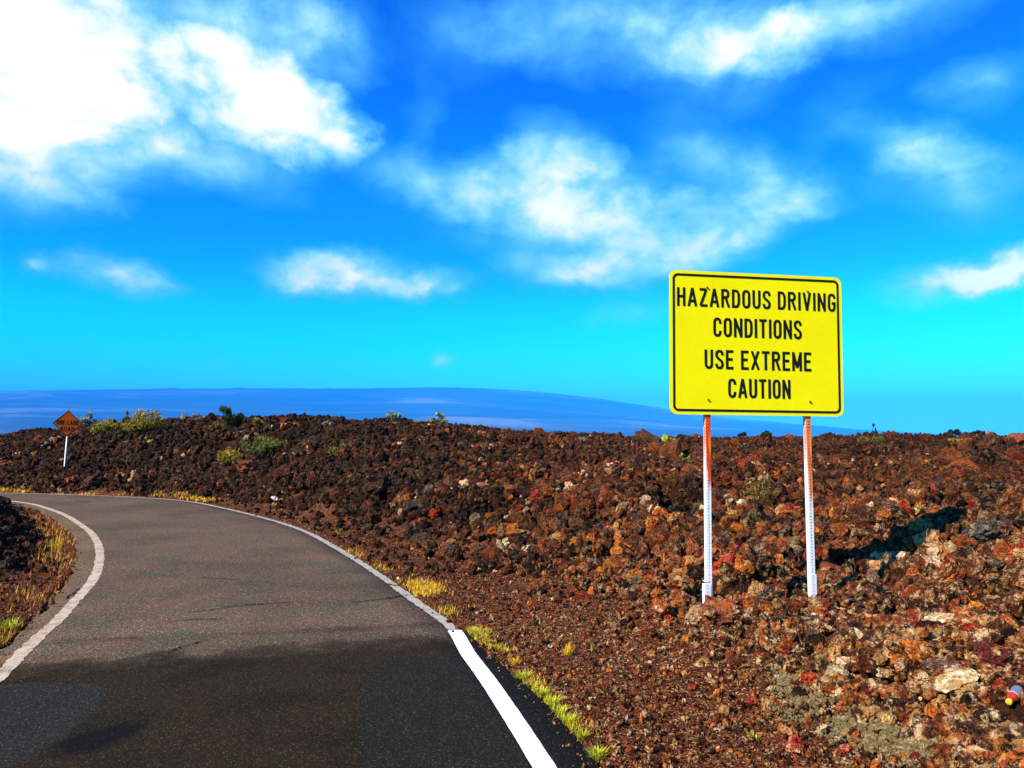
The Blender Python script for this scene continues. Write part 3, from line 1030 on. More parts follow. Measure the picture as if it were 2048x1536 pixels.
# rocks one can point to, each at its own place
ORG, RED, BRN, DRK, CRM, TAN, GRY, BLK, RST = (.42, .11, .02), (.34, .03, .018), (.09, .036, .018), (.035, .02, .015), (.75, .70, .62), (.38, .22, .11), (.10, .085, .07), (.008, .006, .006), (.22, .06, .022)
NAMED = [
    (1328, 1222, 27, ORG, 'orange red boulder left of the left sign post foot'),
    (1452, 1238, 36, RST, 'rust orange block lying right of the left sign post foot'),
    (1417, 1206, 14, DRK, 'small dark purplish rock against the left sign post foot'),
    (1395, 1240, 22, TAN, 'tan lumpy rock just below the left sign post'),
    (1555, 1200, 29, GRY, 'dark grey boulder midway between the two sign posts'),
    (1612, 1200, 22, DRK, 'dark brown boulder covering the foot of the right sign post'),
    (1672, 1198, 24, TAN, 'tan speckled rock right of the right sign post foot'),
    (1714, 1208, 22, (.10, .02, .015), 'dark red brown boulder right of the tan speckled rock'),
    (1630, 1250, 17, CRM, 'pale cream rock with orange top below the right sign post'),
    (1724, 1236, 30, BRN, 'wide brown boulder with pale crust below the dark red one'),
    (1812, 1238, 22, BRN, 'long low brown rock with orange edge'),
    (1562, 1262, 20, DRK, 'dark brown rock below the grey boulder between the posts'),
    (1903, 1234, 17, ORG, 'spiky bright orange rock on the right rubble slope'),
    (1795, 1306, 12, CRM, 'small white rock with dark cleft low right of the posts'),
    (1826, 1303, 16, CRM, 'white and tan crusted rock beside the small white one'),
    (1876, 1318, 22, (.16, .10, .075), 'round brown boulder with a white patch'),
    (1922, 1320, 12, TAN, 'cream flat rock right of the round brown boulder'),
    (2028, 1352, 52, (.13, .022, .018), 'large dark red boulder at the right edge above the bottle'),
    (1815, 1446, 21, (.5, .15, .02), 'bright orange rock beside the grey green crust'),
    (1793, 1408, 15, BLK, 'black rock above the bright orange rock'),
    (1718, 1476, 17, BLK, 'black lump at the lower end of the grey green crust'),
    (1693, 1504, 12, RED, 'vivid red rock near the bottom of the rubble'),
    (1686, 1419, 9, (.45, .09, .02), 'small orange red rock left of the grey green crust'),
    (1600, 1424, 11, RED, 'red rock left of the grey green crust'),
    (1600, 1505, 22, RED, 'cluster like red rock at the gravel edge'),
    (1510, 1405, 12, RED, 'orange red stone on the edge of the gravel'),
    (1812, 1112, 24, RST, 'rust brown rock standing in front of the large black shadow'),
    (1985, 1082, 40, GRY, 'dark grey boulder with pale face right of the large shadow'),
    (1770, 1034, 38, BRN, 'big brown grooved outcrop above the large shadow'),
    (1690, 1020, 26, RST, 'smooth reddish outcrop left of the grooved one'),
    (1160, 1066, 26, BRN, 'tall brown boulder on the slope left of the yellow sign'),
    (1150, 985, 16, BLK, 'black hollow faced block above the tall brown boulder'),
    (1080, 998, 16, (.28, .02, .02), 'flat dark red slab on the slope'),
    (1010, 942, 18, (.16, .02, .02), 'red topped outcrop near the crest of the slope'),
    (1194, 1068, 12, RED, 'bright red rock right of the tall brown boulder'),
    (1305, 884, 30, BRN, 'rounded brown hump standing up on the skyline left of the yellow sign'),
    (1180, 1130, 24, GRY, 'grey speckled boulder on the slope above the gravel'),
    (1040, 1120, 24, DRK, 'dark boulder at the foot of the slope near the gravel'),
    (960, 1110, 22, DRK, 'dark brown boulder leaning at the gravel edge'),
    (905, 1105, 20, DRK, 'dark block beside a hollow at the foot of the bank'),
    (870, 1030, 12, RED, 'orange red rock low on the bank'),
    (545, 1000, 7, CRM, 'small pale pointed stone beside the gravel far along the road'),
    (137, 965, 19, RST, 'round rust brown boulder at the foot of the orange sign'),
    (174, 972, 22, BRN, 'brown boulder right of the one under the orange sign'),
    (211, 984, 8, RST, 'small pinkish brown rock on the far road edge'),
    (492, 940, 24, RST, 'reddish brown boulder with pale patch on the bank'),
    (350, 965, 15, BRN, 'brown knobbly boulder low on the far bank'),
    (2, 1003, 17, BLK, 'black boulder at the left edge beside the road'),
    (1992, 886, 20, BRN, 'brown knob on the skyline at the far right'),
    (2042, 880, 18, RST, 'reddish knob on the skyline at the right edge'),
    (1358, 1020, 18, BLK, 'black hollow rock behind the left sign post'),
    (1880, 1000, 30, RST, 'low reddish mound beyond the large shadow'),
    (1940, 1165, 24, BRN, 'brown boulder on the right slope below the grey one'),
    (1145, 1290, 6, GRY, 'small grey stone between two grass tufts on the gravel'),
    (1115, 1357, 5, RED, 'small red stone alone on the gravel near the asphalt'),
    (1100, 1296, 5, CRM, 'small white pebble on the gravel near the asphalt'),
]
for i, (u, v, rp, colr, lab) in enumerate(NAMED):
    p, ok = hit(u, v + rp * 0.4)
    s = rp * p.y / F0 * 1.42
    zz = float(height_fast(np.array([p.x]), np.array([p.y]))[0])
    place_rock(BIGSHAPES[i % 8] if rp > 9 else SHAPES[i % 12], p.x, p.y + s * 0.4, max(zz, p.z) + s * 0.24, s, colr, lab, sc_=(1.0, 0.85, 0.45 if 'hump' in lab else 0.85))

# the other large loose rocks, each told by its look and by the landmark nearest to it in the view
LAND = [(u, v, lab) for u, v, lab in [
    (1412, 1190, 'foot of the left sign post'), (1623, 1190, 'foot of the right sign post'), (1840, 1085, 'large black shadow'),
    (2018, 1424, 'yellow capped bottle'), (1328, 1222, 'orange red boulder'), (1555, 1200, 'grey boulder between the posts'),
    (1795, 1306, 'small white rock'), (1876, 1318, 'round boulder with white patch'), (2028, 1352, 'large dark red boulder'),
    (1815, 1446, 'bright orange rock'), (1793, 1408, 'black rock'), (1903, 1234, 'spiky orange rock'), (1724, 1236, 'wide brown boulder'),
    (1630, 1250, 'pale cream rock'), (1610, 1392, 'upper grey crust patch'), (1770, 1462, 'lower grey crust patch'), (1693, 1504, 'vivid red rock'),
    (1985, 1082, 'dark grey boulder with pale face'), (1940, 1165, 'brown boulder on the right slope'), (1160, 1066, 'tall brown boulder on the slope'),
    (1080, 998, 'flat dark red slab'), (1180, 1130, 'grey speckled boulder'), (960, 1110, 'dark boulder at the gravel edge'),
    (1137, 1310, 'lone golden grass tuft'), (1508, 1480, 'small green tuft on the gravel'), (1510, 1405, 'orange red stone on the gravel edge'),
    (100, 1100, 'golden stalks inside the bend'), (18, 1262, 'lime grass clump inside the bend'), (1690, 1020, 'smooth reddish outcrop'),
    (2000, 1515, 'grey crust patch in the lower right corner'), (1880, 1180, 'right slope middle'), (1990, 1230, 'red brown rubble at the right edge'), (1450, 1330, 'rubble edge below the posts'), (1940, 1420, 'tan rubble left of the bottle'), (1900, 1500, 'rubble at the bottom right'), (1240, 1160, 'rubble left of the posts')]]
entries, count = [], {}
for q in SINGLE:
    u, v = to_px(P[q])
    lu, lv, lab = min(LAND, key=lambda l: (l[0] - u) ** 2 + (l[1] - v) ** 2 * 1.5)
    du, dv = u - lu, v - lv
    rel = ('right of' if du > 0 else 'left of') if abs(du) > abs(dv) else ('below' if dv > 0 else 'above')
    dist = math.hypot(du, dv)
    near_ = 'close ' if dist < 45 else ('well ' if dist > 110 else '')
    spx = size[q] / rR[q] * F0
    sw_ = 'large' if spx > 26 else ('middling' if spx > 19 else 'small')
    flat_ = 'flat ' if scl[q][2] < 0.72 * scl[q][0] else ('blocky ' if scl[q][2] > 0.9 * scl[q][0] else '')
    lab = '%s %s%s lava rock %s%s the %s' % (sw_, flat_, PNAME[idx[q]], near_, rel, lab)
    if len(lab.split()) > 16:
        lab = lab.replace(' lava rock', ' rock').replace('dark grey boulder with pale face', 'pale faced grey boulder').replace('flat ', '').replace('blocky ', '')
    entries.append((q, lab))
    count[lab] = count.get(lab, 0) + 1
for q, lab in entries:
    an, gname = area_name(x[q], y[q])
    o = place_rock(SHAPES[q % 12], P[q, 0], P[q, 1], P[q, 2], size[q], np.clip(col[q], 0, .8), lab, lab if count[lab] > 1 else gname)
    o.scale = tuple(scl[q])

# ------------------------------------------------------------------ grey-green crust
crustshapes = bpy.data.collections.new('crust_shapes')
mc, t, b = new_mat('grey_green_crust', 0.95, 0.05)
g_ = N(t, 'ShaderNodeNewGeometry')
t.links.new(RAMP(t, NOISE(t, g_.outputs['Position'], 40, 5, .7), [(0.3, (0.05, 0.034, 0.012)), (0.5, (0.16, 0.115, 0.045)), (0.7, (0.36, 0.27, 0.12))]), b.inputs['Base Color'])
bump(t, b, NOISE(t, g_.outputs['Position'], 90, 4, .7), 0.8, 0.01)
for k in range(5):
    ob = bpy.data.objects.new('crust_piece_%02d' % k, rock_mesh('crust_piece', 700 + k, 3, mc, 1.2))
    crustshapes.objects.link(ob)
cp = []
for (u, v, ru, rv) in [(1575, 1350, 30, 25), (1610, 1392, 60, 24), (1700, 1436, 40, 22), (1770, 1462, 60, 26), (1830, 1490, 50, 20), (2010, 1515, 60, 24)]:
    for _ in range(650):
        q = gpt(u + random.gauss(0, ru * .5), v + random.gauss(0, rv * .5), 0.12)
        cp.append((q.x, q.y))
cp = np.array(cp)
cz = height_fast(cp[:, 0], cp[:, 1])
cs = 0.006 * (1 - rng.random(len(cp)) * .9) ** (-0.55)
cr_ = scatter('grey_crust', np.column_stack([cp, cz + 0.012 + cs * .3]), np.stack([cs] * 3, 1), np.ones((len(cp), 3)), 'olive grey crumbly crust patches in the rubble', crustshapes, 5)

# ------------------------------------------------------------------ yellow sign
def box_faces(o=0):
    return [(o, o + 1, o + 3, o + 2), (o + 4, o + 6, o + 7, o + 5), (o, o + 4, o + 5, o + 1), (o + 2, o + 3, o + 7, o + 6), (o, o + 2, o + 6, o + 4), (o + 1, o + 5, o + 7, o + 3)]


def rrect(w, h, r, n=7):
    pts = []
    for cx, cy, a0 in ((w / 2 - r, h / 2 - r, 0), (-w / 2 + r, h / 2 - r, 90), (-w / 2 + r, -h / 2 + r, 180), (w / 2 - r, -h / 2 + r, 270)):
        for k in range(n + 1):
            a = rad(a0 + 90 * k / n)
            pts.append((cx + r * math.cos(a), cy + r * math.sin(a)))
    return pts


def plate(pts, th):
    """flat plate in the x-z plane, front at y = 0, back at y = th"""
    n = len(pts)
    v = [(x, 0, z) for x, z in pts] + [(x, th, z) for x, z in pts]
    f = [tuple(range(n - 1, -1, -1))[::-1], tuple(range(n, 2 * n))[::-1]]
    f += [(i, i + n, (i + 1) % n + n, (i + 1) % n) for i in range(n)]
    return v, f


def ring(outer, inner, y):
    n = len(outer)
    v = [(x, y, z) for x, z in outer] + [(x, y, z) for x, z in inner]
    return v, [(i, (i + 1) % n, (i + 1) % n + n, i + n) for i in range(n)]


# narrow highway lettering drawn as strokes: each glyph is polylines in a box w x 1
def arc(cx, cy, rx, ry, a0, a1, n=10):
    out = []
    for k in range(n + 1):
        a = rad(a0 + (a1 - a0) * k / n)
        c, s = math.cos(a), math.sin(a)
        p = 0.86
        out.append((cx + rx * math.copysign(abs(c) ** p, c), cy + ry * math.copysign(abs(s) ** p, s)))
    return out


T = 0.135   # stroke
H_ = T / 2
def glyph(ch):
    w = 0.47
    l, r, b_, t_, m = H_, w - H_, H_, 1 - H_, 0.5
    rx = (r - l) / 2
    cx = w / 2
    ry = 0.22
    if ch == 'H': return w, [[(l, 0), (l, 1)], [(r, 0), (r, 1)], [(l, .52), (r, .52)]]
    if ch == 'A': return .54, [[(.06, 0), (.27, 1.0), (.48, 0)], [(.13, .29), (.41, .29)]]
    if ch == 'Z': return w, [[(0.02, t_), (r, t_), (l, b_), (w, b_)]]
    if ch == 'R': return w + .02, [[(l, 0), (l, t_), (cx, t_)] + arc(cx, .74, rx, .195, 90, -90)[1:] + [(l, .545)], [(.25, .545), (w - .03, 0)]]
    if ch == 'D': return w, [[(l, b_), (l, t_), (cx - .04, t_)] + arc(cx - .04, .5 + .12, rx + .04, t_ - .62, 90, 0)[1:] + arc(cx - .04, .38, rx + .04, .38 - b_, 0, -90) + [(l, b_)]]
    if ch == 'O': return w, [arc(cx, 1 - ry - H_, rx, ry, 180, 0) + arc(cx, ry + H_, rx, ry, 0, -180) + [(l, 1 - ry - H_)]]
    if ch == 'U': return w, [[(l, 1), (l, ry + H_)] + arc(cx, ry + H_, rx, ry, 180, 360)[1:] + [(r, 1)]]
    if ch == 'S': return w, [[(r, .72)] + arc(cx, .745, rx, .19, 0, 180)[1:] + [(l, .70), (l + .05, .60), (cx, .50), (r - .05, .41), (r, .31)] + arc(cx, .255, rx, .19, 0, -180)[1:] + [(l, .29)]]
    if ch == 'I': return T, [[(H_, 0), (H_, 1)]]
    if ch == 'V': return .50, [[(.06, 1), (.25, .0), (.44, 1)]]
    if ch == 'N': return w + .02, [[(l, 0), (l, 1)], [(l, .95), (r + .02, .05)], [(r + .02, 0), (r + .02, 1)]]
    if ch == 'G': return w, [[(r, .72)] + arc(cx, 1 - ry - H_, rx, ry, 0, 180)[1:] + arc(cx, ry + H_, rx, ry, 180, 360) + [(r, .46), (cx, .46)]]
    if ch == 'C': return w, [[(r, .68)] + arc(cx, 1 - ry - H_, rx, ry, 0, 180)[1:] + arc(cx, ry + H_, rx, ry, 180, 360) + [(r, .32)]]
    if ch == 'T': return .45, [[(0, t_), (.45, t_)], [(.225, 0), (.225, t_)]]
    if ch == 'E': return .43, [[(.43, t_), (l, t_), (l, b_), (.43, b_)], [(l, .52), (.38, .52)]]
    if ch == 'X': return .50, [[(.06, 0), (.44, 1)], [(.06, 1), (.44, 0)]]
    if ch == 'M': return .56, [[(l, 0), (l, 1)], [(l, .93), (.28, .18), (.56 - H_, .93)], [(.56 - H_, 0), (.56 - H_, 1)]]
    if ch == 'L': return .43, [[(l, 1), (l, b_), (.43, b_)]]
    return 0.30, []


def text_mesh(s, x0, x1, zb, zt, y, gap=0.135, space=0.30):
    adv, strokes = 0.0, []
    for i, ch in enumerate(s):
        if ch == ' ':
            adv += space
            continue
        w, gl = glyph(ch)
        for p in gl:
            strokes.append([(a + adv, b) for a, b in p])
        adv += w + gap
    adv -= gap
    sx, sz = (x1 - x0) / adv, zt - zb
    V, F = [], []
    layer = 0
    cut = []
    for p in strokes:
        p = [Vector((a * sx, b * sz)) for a, b in p]
        p = [q for i, q in enumerate(p) if i == 0 or (q - p[i - 1]).length > 1e-5]
        run = [p[0]]
        for i in range(1, len(p)):
            run.append(p[i])
            if i < len(p) - 1 and (p[i] - p[i - 1]).normalized().dot((p[i + 1] - p[i]).normalized()) < -0.2:
                cut.append(run)
                run = [p[i]]
        cut.append(run)
    for p in cut:
        hw = H_ * sz * 1.06
        closed = (p[0] - p[-1]).length < 1e-4
        n = len(p)
        L, R = [], []
        for i in range(n):
            if closed:
                a = (p[i] - p[i - 1 if i else n - 2])
                b = (p[i + 1 if i < n - 1 else 1] - p[i])
            else:
                a = p[i] - p[i - 1] if i else p[1] - p[0]
                b = p[i + 1] - p[i] if i < n - 1 else p[i] - p[i - 1]
            a, b = a.normalized(), b.normalized()
            m = (a + b)
            m = m.normalized() if m.length > 0.35 else a
            k = min(1 / max(m.dot(a), 0.4), 2.0)
            nrm = Vector((-m.y, m.x)) * hw * k
            L.append(p[i] + nrm)
            R.append(p[i] - nrm)
        o = len(V)
        layer += 1
        yy_ = y - 0.00012 * (layer % 3)
        for q in L:
            V.append((q.x + x0, yy_, min(max(q.y, -0.0), sz) + zb))
        for q in R:
            V.append((q.x + x0, yy_, min(max(q.y, -0.0), sz) + zb))
        for i in range(n - 1):
            F.append((o + i, o + n + i, o + n + i + 1, o + i + 1))
    return V, F


def sign_paint(name, col, dirt):
    m, t, b = new_mat(name, 0.55, 0.08)
    tcd = N(t, 'ShaderNodeTexCoord')
    n = NOISE(t, tcd.outputs['Object'], 3.0, 5, 0.6)
    f = NOISE(t, tcd.outputs['Object'], 160.0, 2, 0.5)
    c = MIX(t, 1.0, col, RAMP(t, n, [(0.3, 0.93), (0.7, 1.03)]), 'MULTIPLY')
    c = MIX(t, M(t, 'MULTIPLY', RAMP(t, f, [(0.62, 0.0), (0.75, 1.0)]), 0.10), c, dirt)
    t.links.new(c, b.inputs['Base Color'])
    return m


MAT_YEL = sign_paint('yellow_sheeting', (1.0, 0.80, 0.0), (0.7, 0.5, 0.02))
MAT_YEL2 = sign_paint('yellow_rim', (1.0, 0.66, 0.02), (0.5, 0.3, 0.02))
MAT_INK = simple_mat('black_ink', (0.008, 0.006, 0.006), 0.55, 0.2, 30, 0.2)
MAT_BOLT = simple_mat('rusty_bolt', (0.35, 0.06, 0.015), 0.7, 0.4, 60)

SW, SH = 1.535, 1.20
SYAW = rad(9.4)
sd = 6.27
bl = px_dir(1340, 830)
bl = Vector((0, 0, CAM_H)) + bl * (sd / bl.y)
tl = px_dir(1338, 541)
tl = Vector((0, 0, CAM_H)) + tl * (sd / tl.y)
SH = (tl.z - bl.z)
ux = Vector((math.cos(SYAW), math.sin(SYAW), 0))
sc_pos = bl + ux * SW / 2
sign = obj('warning_sign', None, loc=(sc_pos.x, sc_pos.y, 0.0), rot=(0, 0, SYAW))
tag(sign, 'yellow rectangular road sign reading hazardous driving conditions use extreme caution on two posts', 'road sign')
zb = bl.z
face = bpy.data.objects.new('panel', None)
tilt = rad(-0.55)


def on_panel(name, V, F, mat, parent=None, fm=None):
    """panel space: x from -SW/2, z from 0 at the lower edge, turned by the small lean of the board"""
    c, s = math.cos(tilt), math.sin(tilt)
    V = [(x * c - z * s, y, x * s + z * c + zb) for x, y, z in V]
    return obj(name, mesh(name, V, F, mat, face_mats=fm), parent or sign)


pts = [(x, z + SH / 2) for x, z in rrect(SW, SH, 0.062)]
V, F = plate(pts, 0.006)
panel = on_panel('panel', V, F, [MAT_YEL, MAT_YEL2], fm=[0] + [1] * (len(F) - 1))
o1_ = [(x, z + SH / 2) for x, z in rrect(SW - 0.052, SH - 0.052, 0.045)]
i1_ = [(x, z + SH / 2) for x, z in rrect(SW - 0.090, SH - 0.090, 0.030)]
V, F = ring(o1_, i1_, -0.0022)
on_panel('border', V, F, MAT_INK, panel)
for s, xa_, xb_, za_, zb2_ in (('HAZARDOUS DRIVING', .042, .963, .119, .250), ('CONDITIONS', .246, .758, .322, .457),
                               ('USE EXTREME', .195, .812, .548, .683), ('CAUTION', .328, .686, .746, .881)):
    V, F = text_mesh(s, (xa_ - .5) * SW, (xb_ - .5) * SW, (1 - zb2_) * SH, (1 - za_) * SH, -0.0022)
    on_panel('lettering', V, F, MAT_INK, panel)
PXL, PXR = (0.205 - .5) * SW, (0.797 - .5) * SW
for bx, bz in ((.212, .113), (.797, .112), (.214, .897), (.800, .897)):
    V, F = [], []
    for k in range(8):
        a = k * math.pi / 4
        V.append(((bx - .5) * SW + .010 * math.cos(a), -0.003, (1 - bz) * SH + .010 * math.sin(a)))
    for k in range(8):
        a = k * math.pi / 4
        V.append(((bx - .5) * SW + .007 * math.cos(a), -0.011, (1 - bz) * SH + .007 * math.sin(a)))
    F = [(k, (k + 1) % 8, (k + 1) % 8 + 8, k + 8) for k in range(8)] + [tuple(range(8, 16))]
    on_panel('bolt', V, F, MAT_BOLT)


def post_mat(name, rust_from, rust_to, strong, stain):
    m, t, b = new_mat(name, 0.75, 0.1)
    b.inputs['Metallic'].default_value = 0.0
    tcd = N(t, 'ShaderNodeTexCoord')
    s = N(t, 'ShaderNodeSeparateXYZ')
    t.links.new(tcd.outputs['Object'], s.inputs[0])
    mp = N(t, 'ShaderNodeMapping')
    mp.inputs['Scale'].default_value = (60, 60, 4)
    t.links.new(tcd.outputs['Object'], mp.inputs[0])
    n = NOISE(t, mp.outputs[0], 1.0, 5, 0.7)
    gal = RAMP(t, NOISE(t, tcd.outputs['Object'], 30, 4, .6), [(0.3, (0.70, 0.69, 0.67)), (0.7, (0.86, 0.86, 0.86))])
    hh = N(t, 'ShaderNodeMapRange')
    t.links.new(s.outputs[2], hh.inputs[0])
    hh.inputs[1].default_value, hh.inputs[2].default_value = rust_from, rust_to
    side = N(t, 'ShaderNodeMapRange')
    t.links.new(s.outputs[0], side.inputs[0])
    side.inputs[1].default_value, side.inputs[2].default_value = -0.024, 0.006
    v = M(t, 'MULTIPLY', M(t, 'MULTIPLY', hh.outputs[0], M(t, 'ADD', side.outputs[0], 0.18)), M(t, 'MULTIPLY_ADD', n, 2.2, -0.35))
    f = RAMP(t, v, [(0.08, 0.0), (0.24, strong)])
    c = MIX(t, f, gal, RAMP(t, n, [(0.35, (0.95, 0.38, 0.02)), (0.5, stain), (0.68, (0.22, 0.02, 0.008))]))
    t.links.new(c, b.inputs['Base Color'])
    return m


def perforated_post(bot, top, mat, s=0.0445):
    """square tube with a hole every inch in each face"""
    V, F = [], []
    step = 0.0254
    n = int((top - bot) / step)
    h = s / 2
    for fi, (ang) in enumerate((0, 90, 180, 270)):
        c, sn = round(math.cos(rad(ang))), round(math.sin(rad(ang)))
        for k in range(n):
            z0 = bot + k * step
            z1 = z0 + step
            zc = (z0 + z1) / 2
            o = len(V)
            loc = [(-h, z0), (0, z0), (h, z0), (h, zc), (h, z1), (0, z1), (-h, z1), (-h, zc)]
            r_ = 0.0066
            hol = [(-.7 * r_, zc - .7 * r_), (0, zc - r_), (.7 * r_, zc - .7 * r_), (r_, zc), (.7 * r_, zc + .7 * r_), (0, zc + r_), (-.7 * r_, zc + .7 * r_), (-r_, zc)]
            for a, z_ in loc + hol:
                x_, y_ = a, -h
                V.append((x_ * c - y_ * sn, x_ * sn + y_ * c, z_))
            F += [(o + i, o + (i + 1) % 8, o + 8 + (i + 1) % 8, o + 8 + i) for i in range(8)]
    o = len(V)
    V += [(-h, -h, top), (h, -h, top), (h, h, top), (-h, h, top)]
    F.append((o, o + 1, o + 2, o + 3))
    # fold crease lines down the faces
    return V, F


for side, (px_, ub, mat) in enumerate(((PXL, 1412, post_mat('galvanised_rusty', 1.10, 1.60, 1.0, (0.85, 0.07, 0.006))),
                                      (PXR, 1623, post_mat('galvanised_stained', 0.95, 1.60, 0.95, (0.90, 0.16, 0.01))))):
    V, F = perforated_post(-0.12, zb + SH - 0.06, mat)
    p = obj('post', mesh('post', V, F, mat), sign, loc=(px_, 0.006 + 0.0270, 0.0))
    p.rotation_euler = (0, rad(0.5 if side == 0 else -0.2), 0)
    # wider sleeve the post is bolted to at the ground
    V, F = perforated_post(-0.15, 0.43 if side == 0 else 0.46, mat, 0.052)
    sl = obj('sleeve', mesh('sleeve', V, F, mat), sign, loc=(px_ - (0.012 if side == 0 else -0.004), 0.006 + 0.0270, 0.0))

# ------------------------------------------------------------------ orange sign
MAT_ORG = sign_paint('orange_sheeting', (0.80, 0.10, 0.002), (0.3, 0.05, 0.01))
MAT_POST = simple_mat('white_post', (0.80, 0.80, 0.80), 0.5, 0.06, 10)
oy = hit(127, 945)[0].y
oc = px_dir(135.5, 847)
oc = Vector((0, 0, CAM_H)) + oc * (oy / oc.y)
ob_ = px_dir(127, 948)
ob_ = Vector((0, 0, CAM_H)) + ob_ * (oy / ob_.y)
osn = obj('road_sign', None, loc=(ob_.x, ob_.y, ob_.z - .15), rot=(0, 0, rad(28)))
tag(osn, 'orange diamond sign reading one lane road on a thin white post by the bend', 'road sign')
hd = 0.425 * oy / 25
V, F = plate([(hd * a, hd * b) for a, b in ((0.06, .96), (0, 1), (-.06, .96), (-.96, .06), (-1, 0), (-.96, -.06), (-.06, -.96), (0, -1), (.06, -.96), (.96, -.06), (1, 0), (.96, .06))], 0.004)
cz_ = oc.z - (ob_.z - .15)
lean = math.atan2(oc.x - ob_.x, cz_ - .15) * 0.9
opan = obj('panel', mesh('panel', V, F, MAT_ORG), osn, loc=(math.sin(lean) * cz_ - 0.01, 0, cz_), rot=(0, rad(2.0), 0))
def dm(k): return [(0, k), (-k, 0), (0, -k), (k, 0)]
V, F = ring(dm(hd * 0.985), dm(hd * 0.92), -0.002)
obj('border', mesh('border', V, F, MAT_INK), opan)
for s, xa_, xb_, za_, zb2_ in (('ONE LANE', -.305, .305, -.045, .105), ('ROAD', -.18, .18, -.25, -.10)):
    V, F = text_mesh(s, xa_, xb_, za_, zb2_, -0.002, gap=.16)
    obj('lettering', mesh('lettering', V, F, MAT_INK), opan)
V = []
for z_ in (0, cz_ - 0.30):
    for k in range(8):
        a = k * math.pi / 4
        V.append((0.020 * math.cos(a) + math.sin(lean) * z_, 0.025 + 0.020 * math.sin(a), z_))
F = [(k, (k + 1) % 8, (k + 1) % 8 + 8, k + 8) for k in range(8)] + [tuple(range(8, 16))]
obj('post', mesh('post', V, F, MAT_POST, smooth=True), osn)

# ------------------------------------------------------------------ plastic bottle
def lathe(profile, n=20):
    V, F = [], []
    for r_, z_ in profile:
        for k in range(n):
            a = 2 * math.pi * k / n
            V.append((r_ * math.cos(a), r_ * math.sin(a), z_))
    for i in range(len(profile) - 1):
        for k in range(n):
            F.append((i * n + k, i * n + (k + 1) % n, (i + 1) * n + (k + 1) % n, (i + 1) * n + k))
    return V, F


bz = float(height_fast(np.array([bp.x]), np.array([bp.y]))[0])
bot = obj('plastic_bottle', None, loc=(bp.x + 0.0, bp.y, max(bz, bp.z) + 0.045))
tag(bot, 'crushed plastic drink bottle with yellow cap and red label lying in the rubble', 'bottle')
bq = Vector((-0.74, -0.64, -0.2)).normalized().to_track_quat('Z', 'Y')
bot.scale = (.72, .72, .72)
bot.rotation_mode = 'QUATERNION'
bot.rotation_quaternion = bq
mcap = simple_mat('yellow_cap', (0.70, 0.45, 0.03), 0.4, 0.05)
mred = simple_mat('red_label', (0.34, 0.028, 0.005), 0.25, 0.3, 25, 0.6)
mpet, t_p, b_p = new_mat('clear_plastic', 0.45, 0.25)
b_p.inputs['Base Color'].default_value = (0.30, 0.28, 0.25, 1)
b_p.inputs['Transmission Weight'].default_value = 0.6
V, F = lathe([(0, .034), (.019, .034), (.0215, .031), (.0215, .010), (.020, .008), (0, .008)])
obj('cap', mesh('cap', V, F, mcap, smooth=True), bot)
V, F = lathe([(.0135, .008), (.014, 0), (.019, -.012), (.030, -.030), (.037, -.050), (.0385, -.060)])
obj('shoulder', mesh('shoulder', V, F, mred, smooth=True), bot)
V, F = lathe([(.0385, -.060), (.0375, -.064), (.0385, -.070)])
obj('band', mesh('band', V, F, simple_mat('white_band', (0.5, 0.48, 0.45), 0.4, .05), smooth=True), bot)
V, F = lathe([(.038, -.070), (.036, -.085), (.038, -.10), (.036, -.115), (.038, -.13), (.038, -.17), (.033, -.185), (0, -.182)])
obj('body', mesh('body', V, F, mpet, smooth=True), bot)

# ------------------------------------------------------------------ plants
MAT_STEM = simple_mat('woody_stem', (0.10, 0.065, 0.04), 0.9, 0.3, 40, 0.05)
MATS_LEAF = {
    'golden': leaf_mat('golden_leaves', (0.07, 0.055, 0.006), (0.60, 0.40, 0.025)),
    'green': leaf_mat('green_leaves', (0.03, 0.04, 0.006), (0.26, 0.25, 0.025)),
    'dark': leaf_mat('dark_leaves', (0.014, 0.018, 0.006), (0.07, 0.075, 0.02)),
    'black': leaf_mat('very_dark_leaves', (0.004, 0.006, 0.004), (0.014, 0.016, 0.009)),
    'pale': leaf_mat('pale_leaves', (0.07, 0.08, 0.03), (0.55, 0.52, 0.34)),
    'pink': leaf_mat('dry_pinkish_leaves', (0.20, 0.12, 0.10), (0.45, 0.30, 0.26)),
    'lime': leaf_mat('lime_leaves', (0.24, 0.30, 0.012), (0.80, 0.74, 0.03)),
    'straw': leaf_mat('straw_leaves', (0.62, 0.30, 0.015), (0.98, 0.68, 0.03)),
    'rust': leaf_mat('rusty_leaves', (0.30, 0.07, 0.01), (0.60, 0.24, 0.02)),
    'mixed': leaf_mat('olive_leaves', (0.07, 0.06, 0.012), (0.26, 0.20, 0.03)),
}


def leafmesh(name, V, F, L, mat):
    me = mesh(name, V, F, mat)
    a = me.attributes.new('leaf', 'FLOAT', 'POINT')
    a.data.foreach_set('value', np.array(L, np.float32))
    return me


def tube(V, F, a, b, r0, r1):
    d = (b - a)
    if d.length < 1e-6:
        return
    q = d.normalized().to_track_quat('Z', 'Y')
    o = len(V)
    for p, r_ in ((a, r0), (b, r1)):
        for k in range(4):
            an = k * math.pi / 2
            V.append(tuple(p + q @ Vector((r_ * math.cos(an), r_ * math.sin(an), 0))))
    F += [(o + k, o + (k + 1) % 4, o + 4 + (k + 1) % 4, o + 4 + k) for k in range(4)]


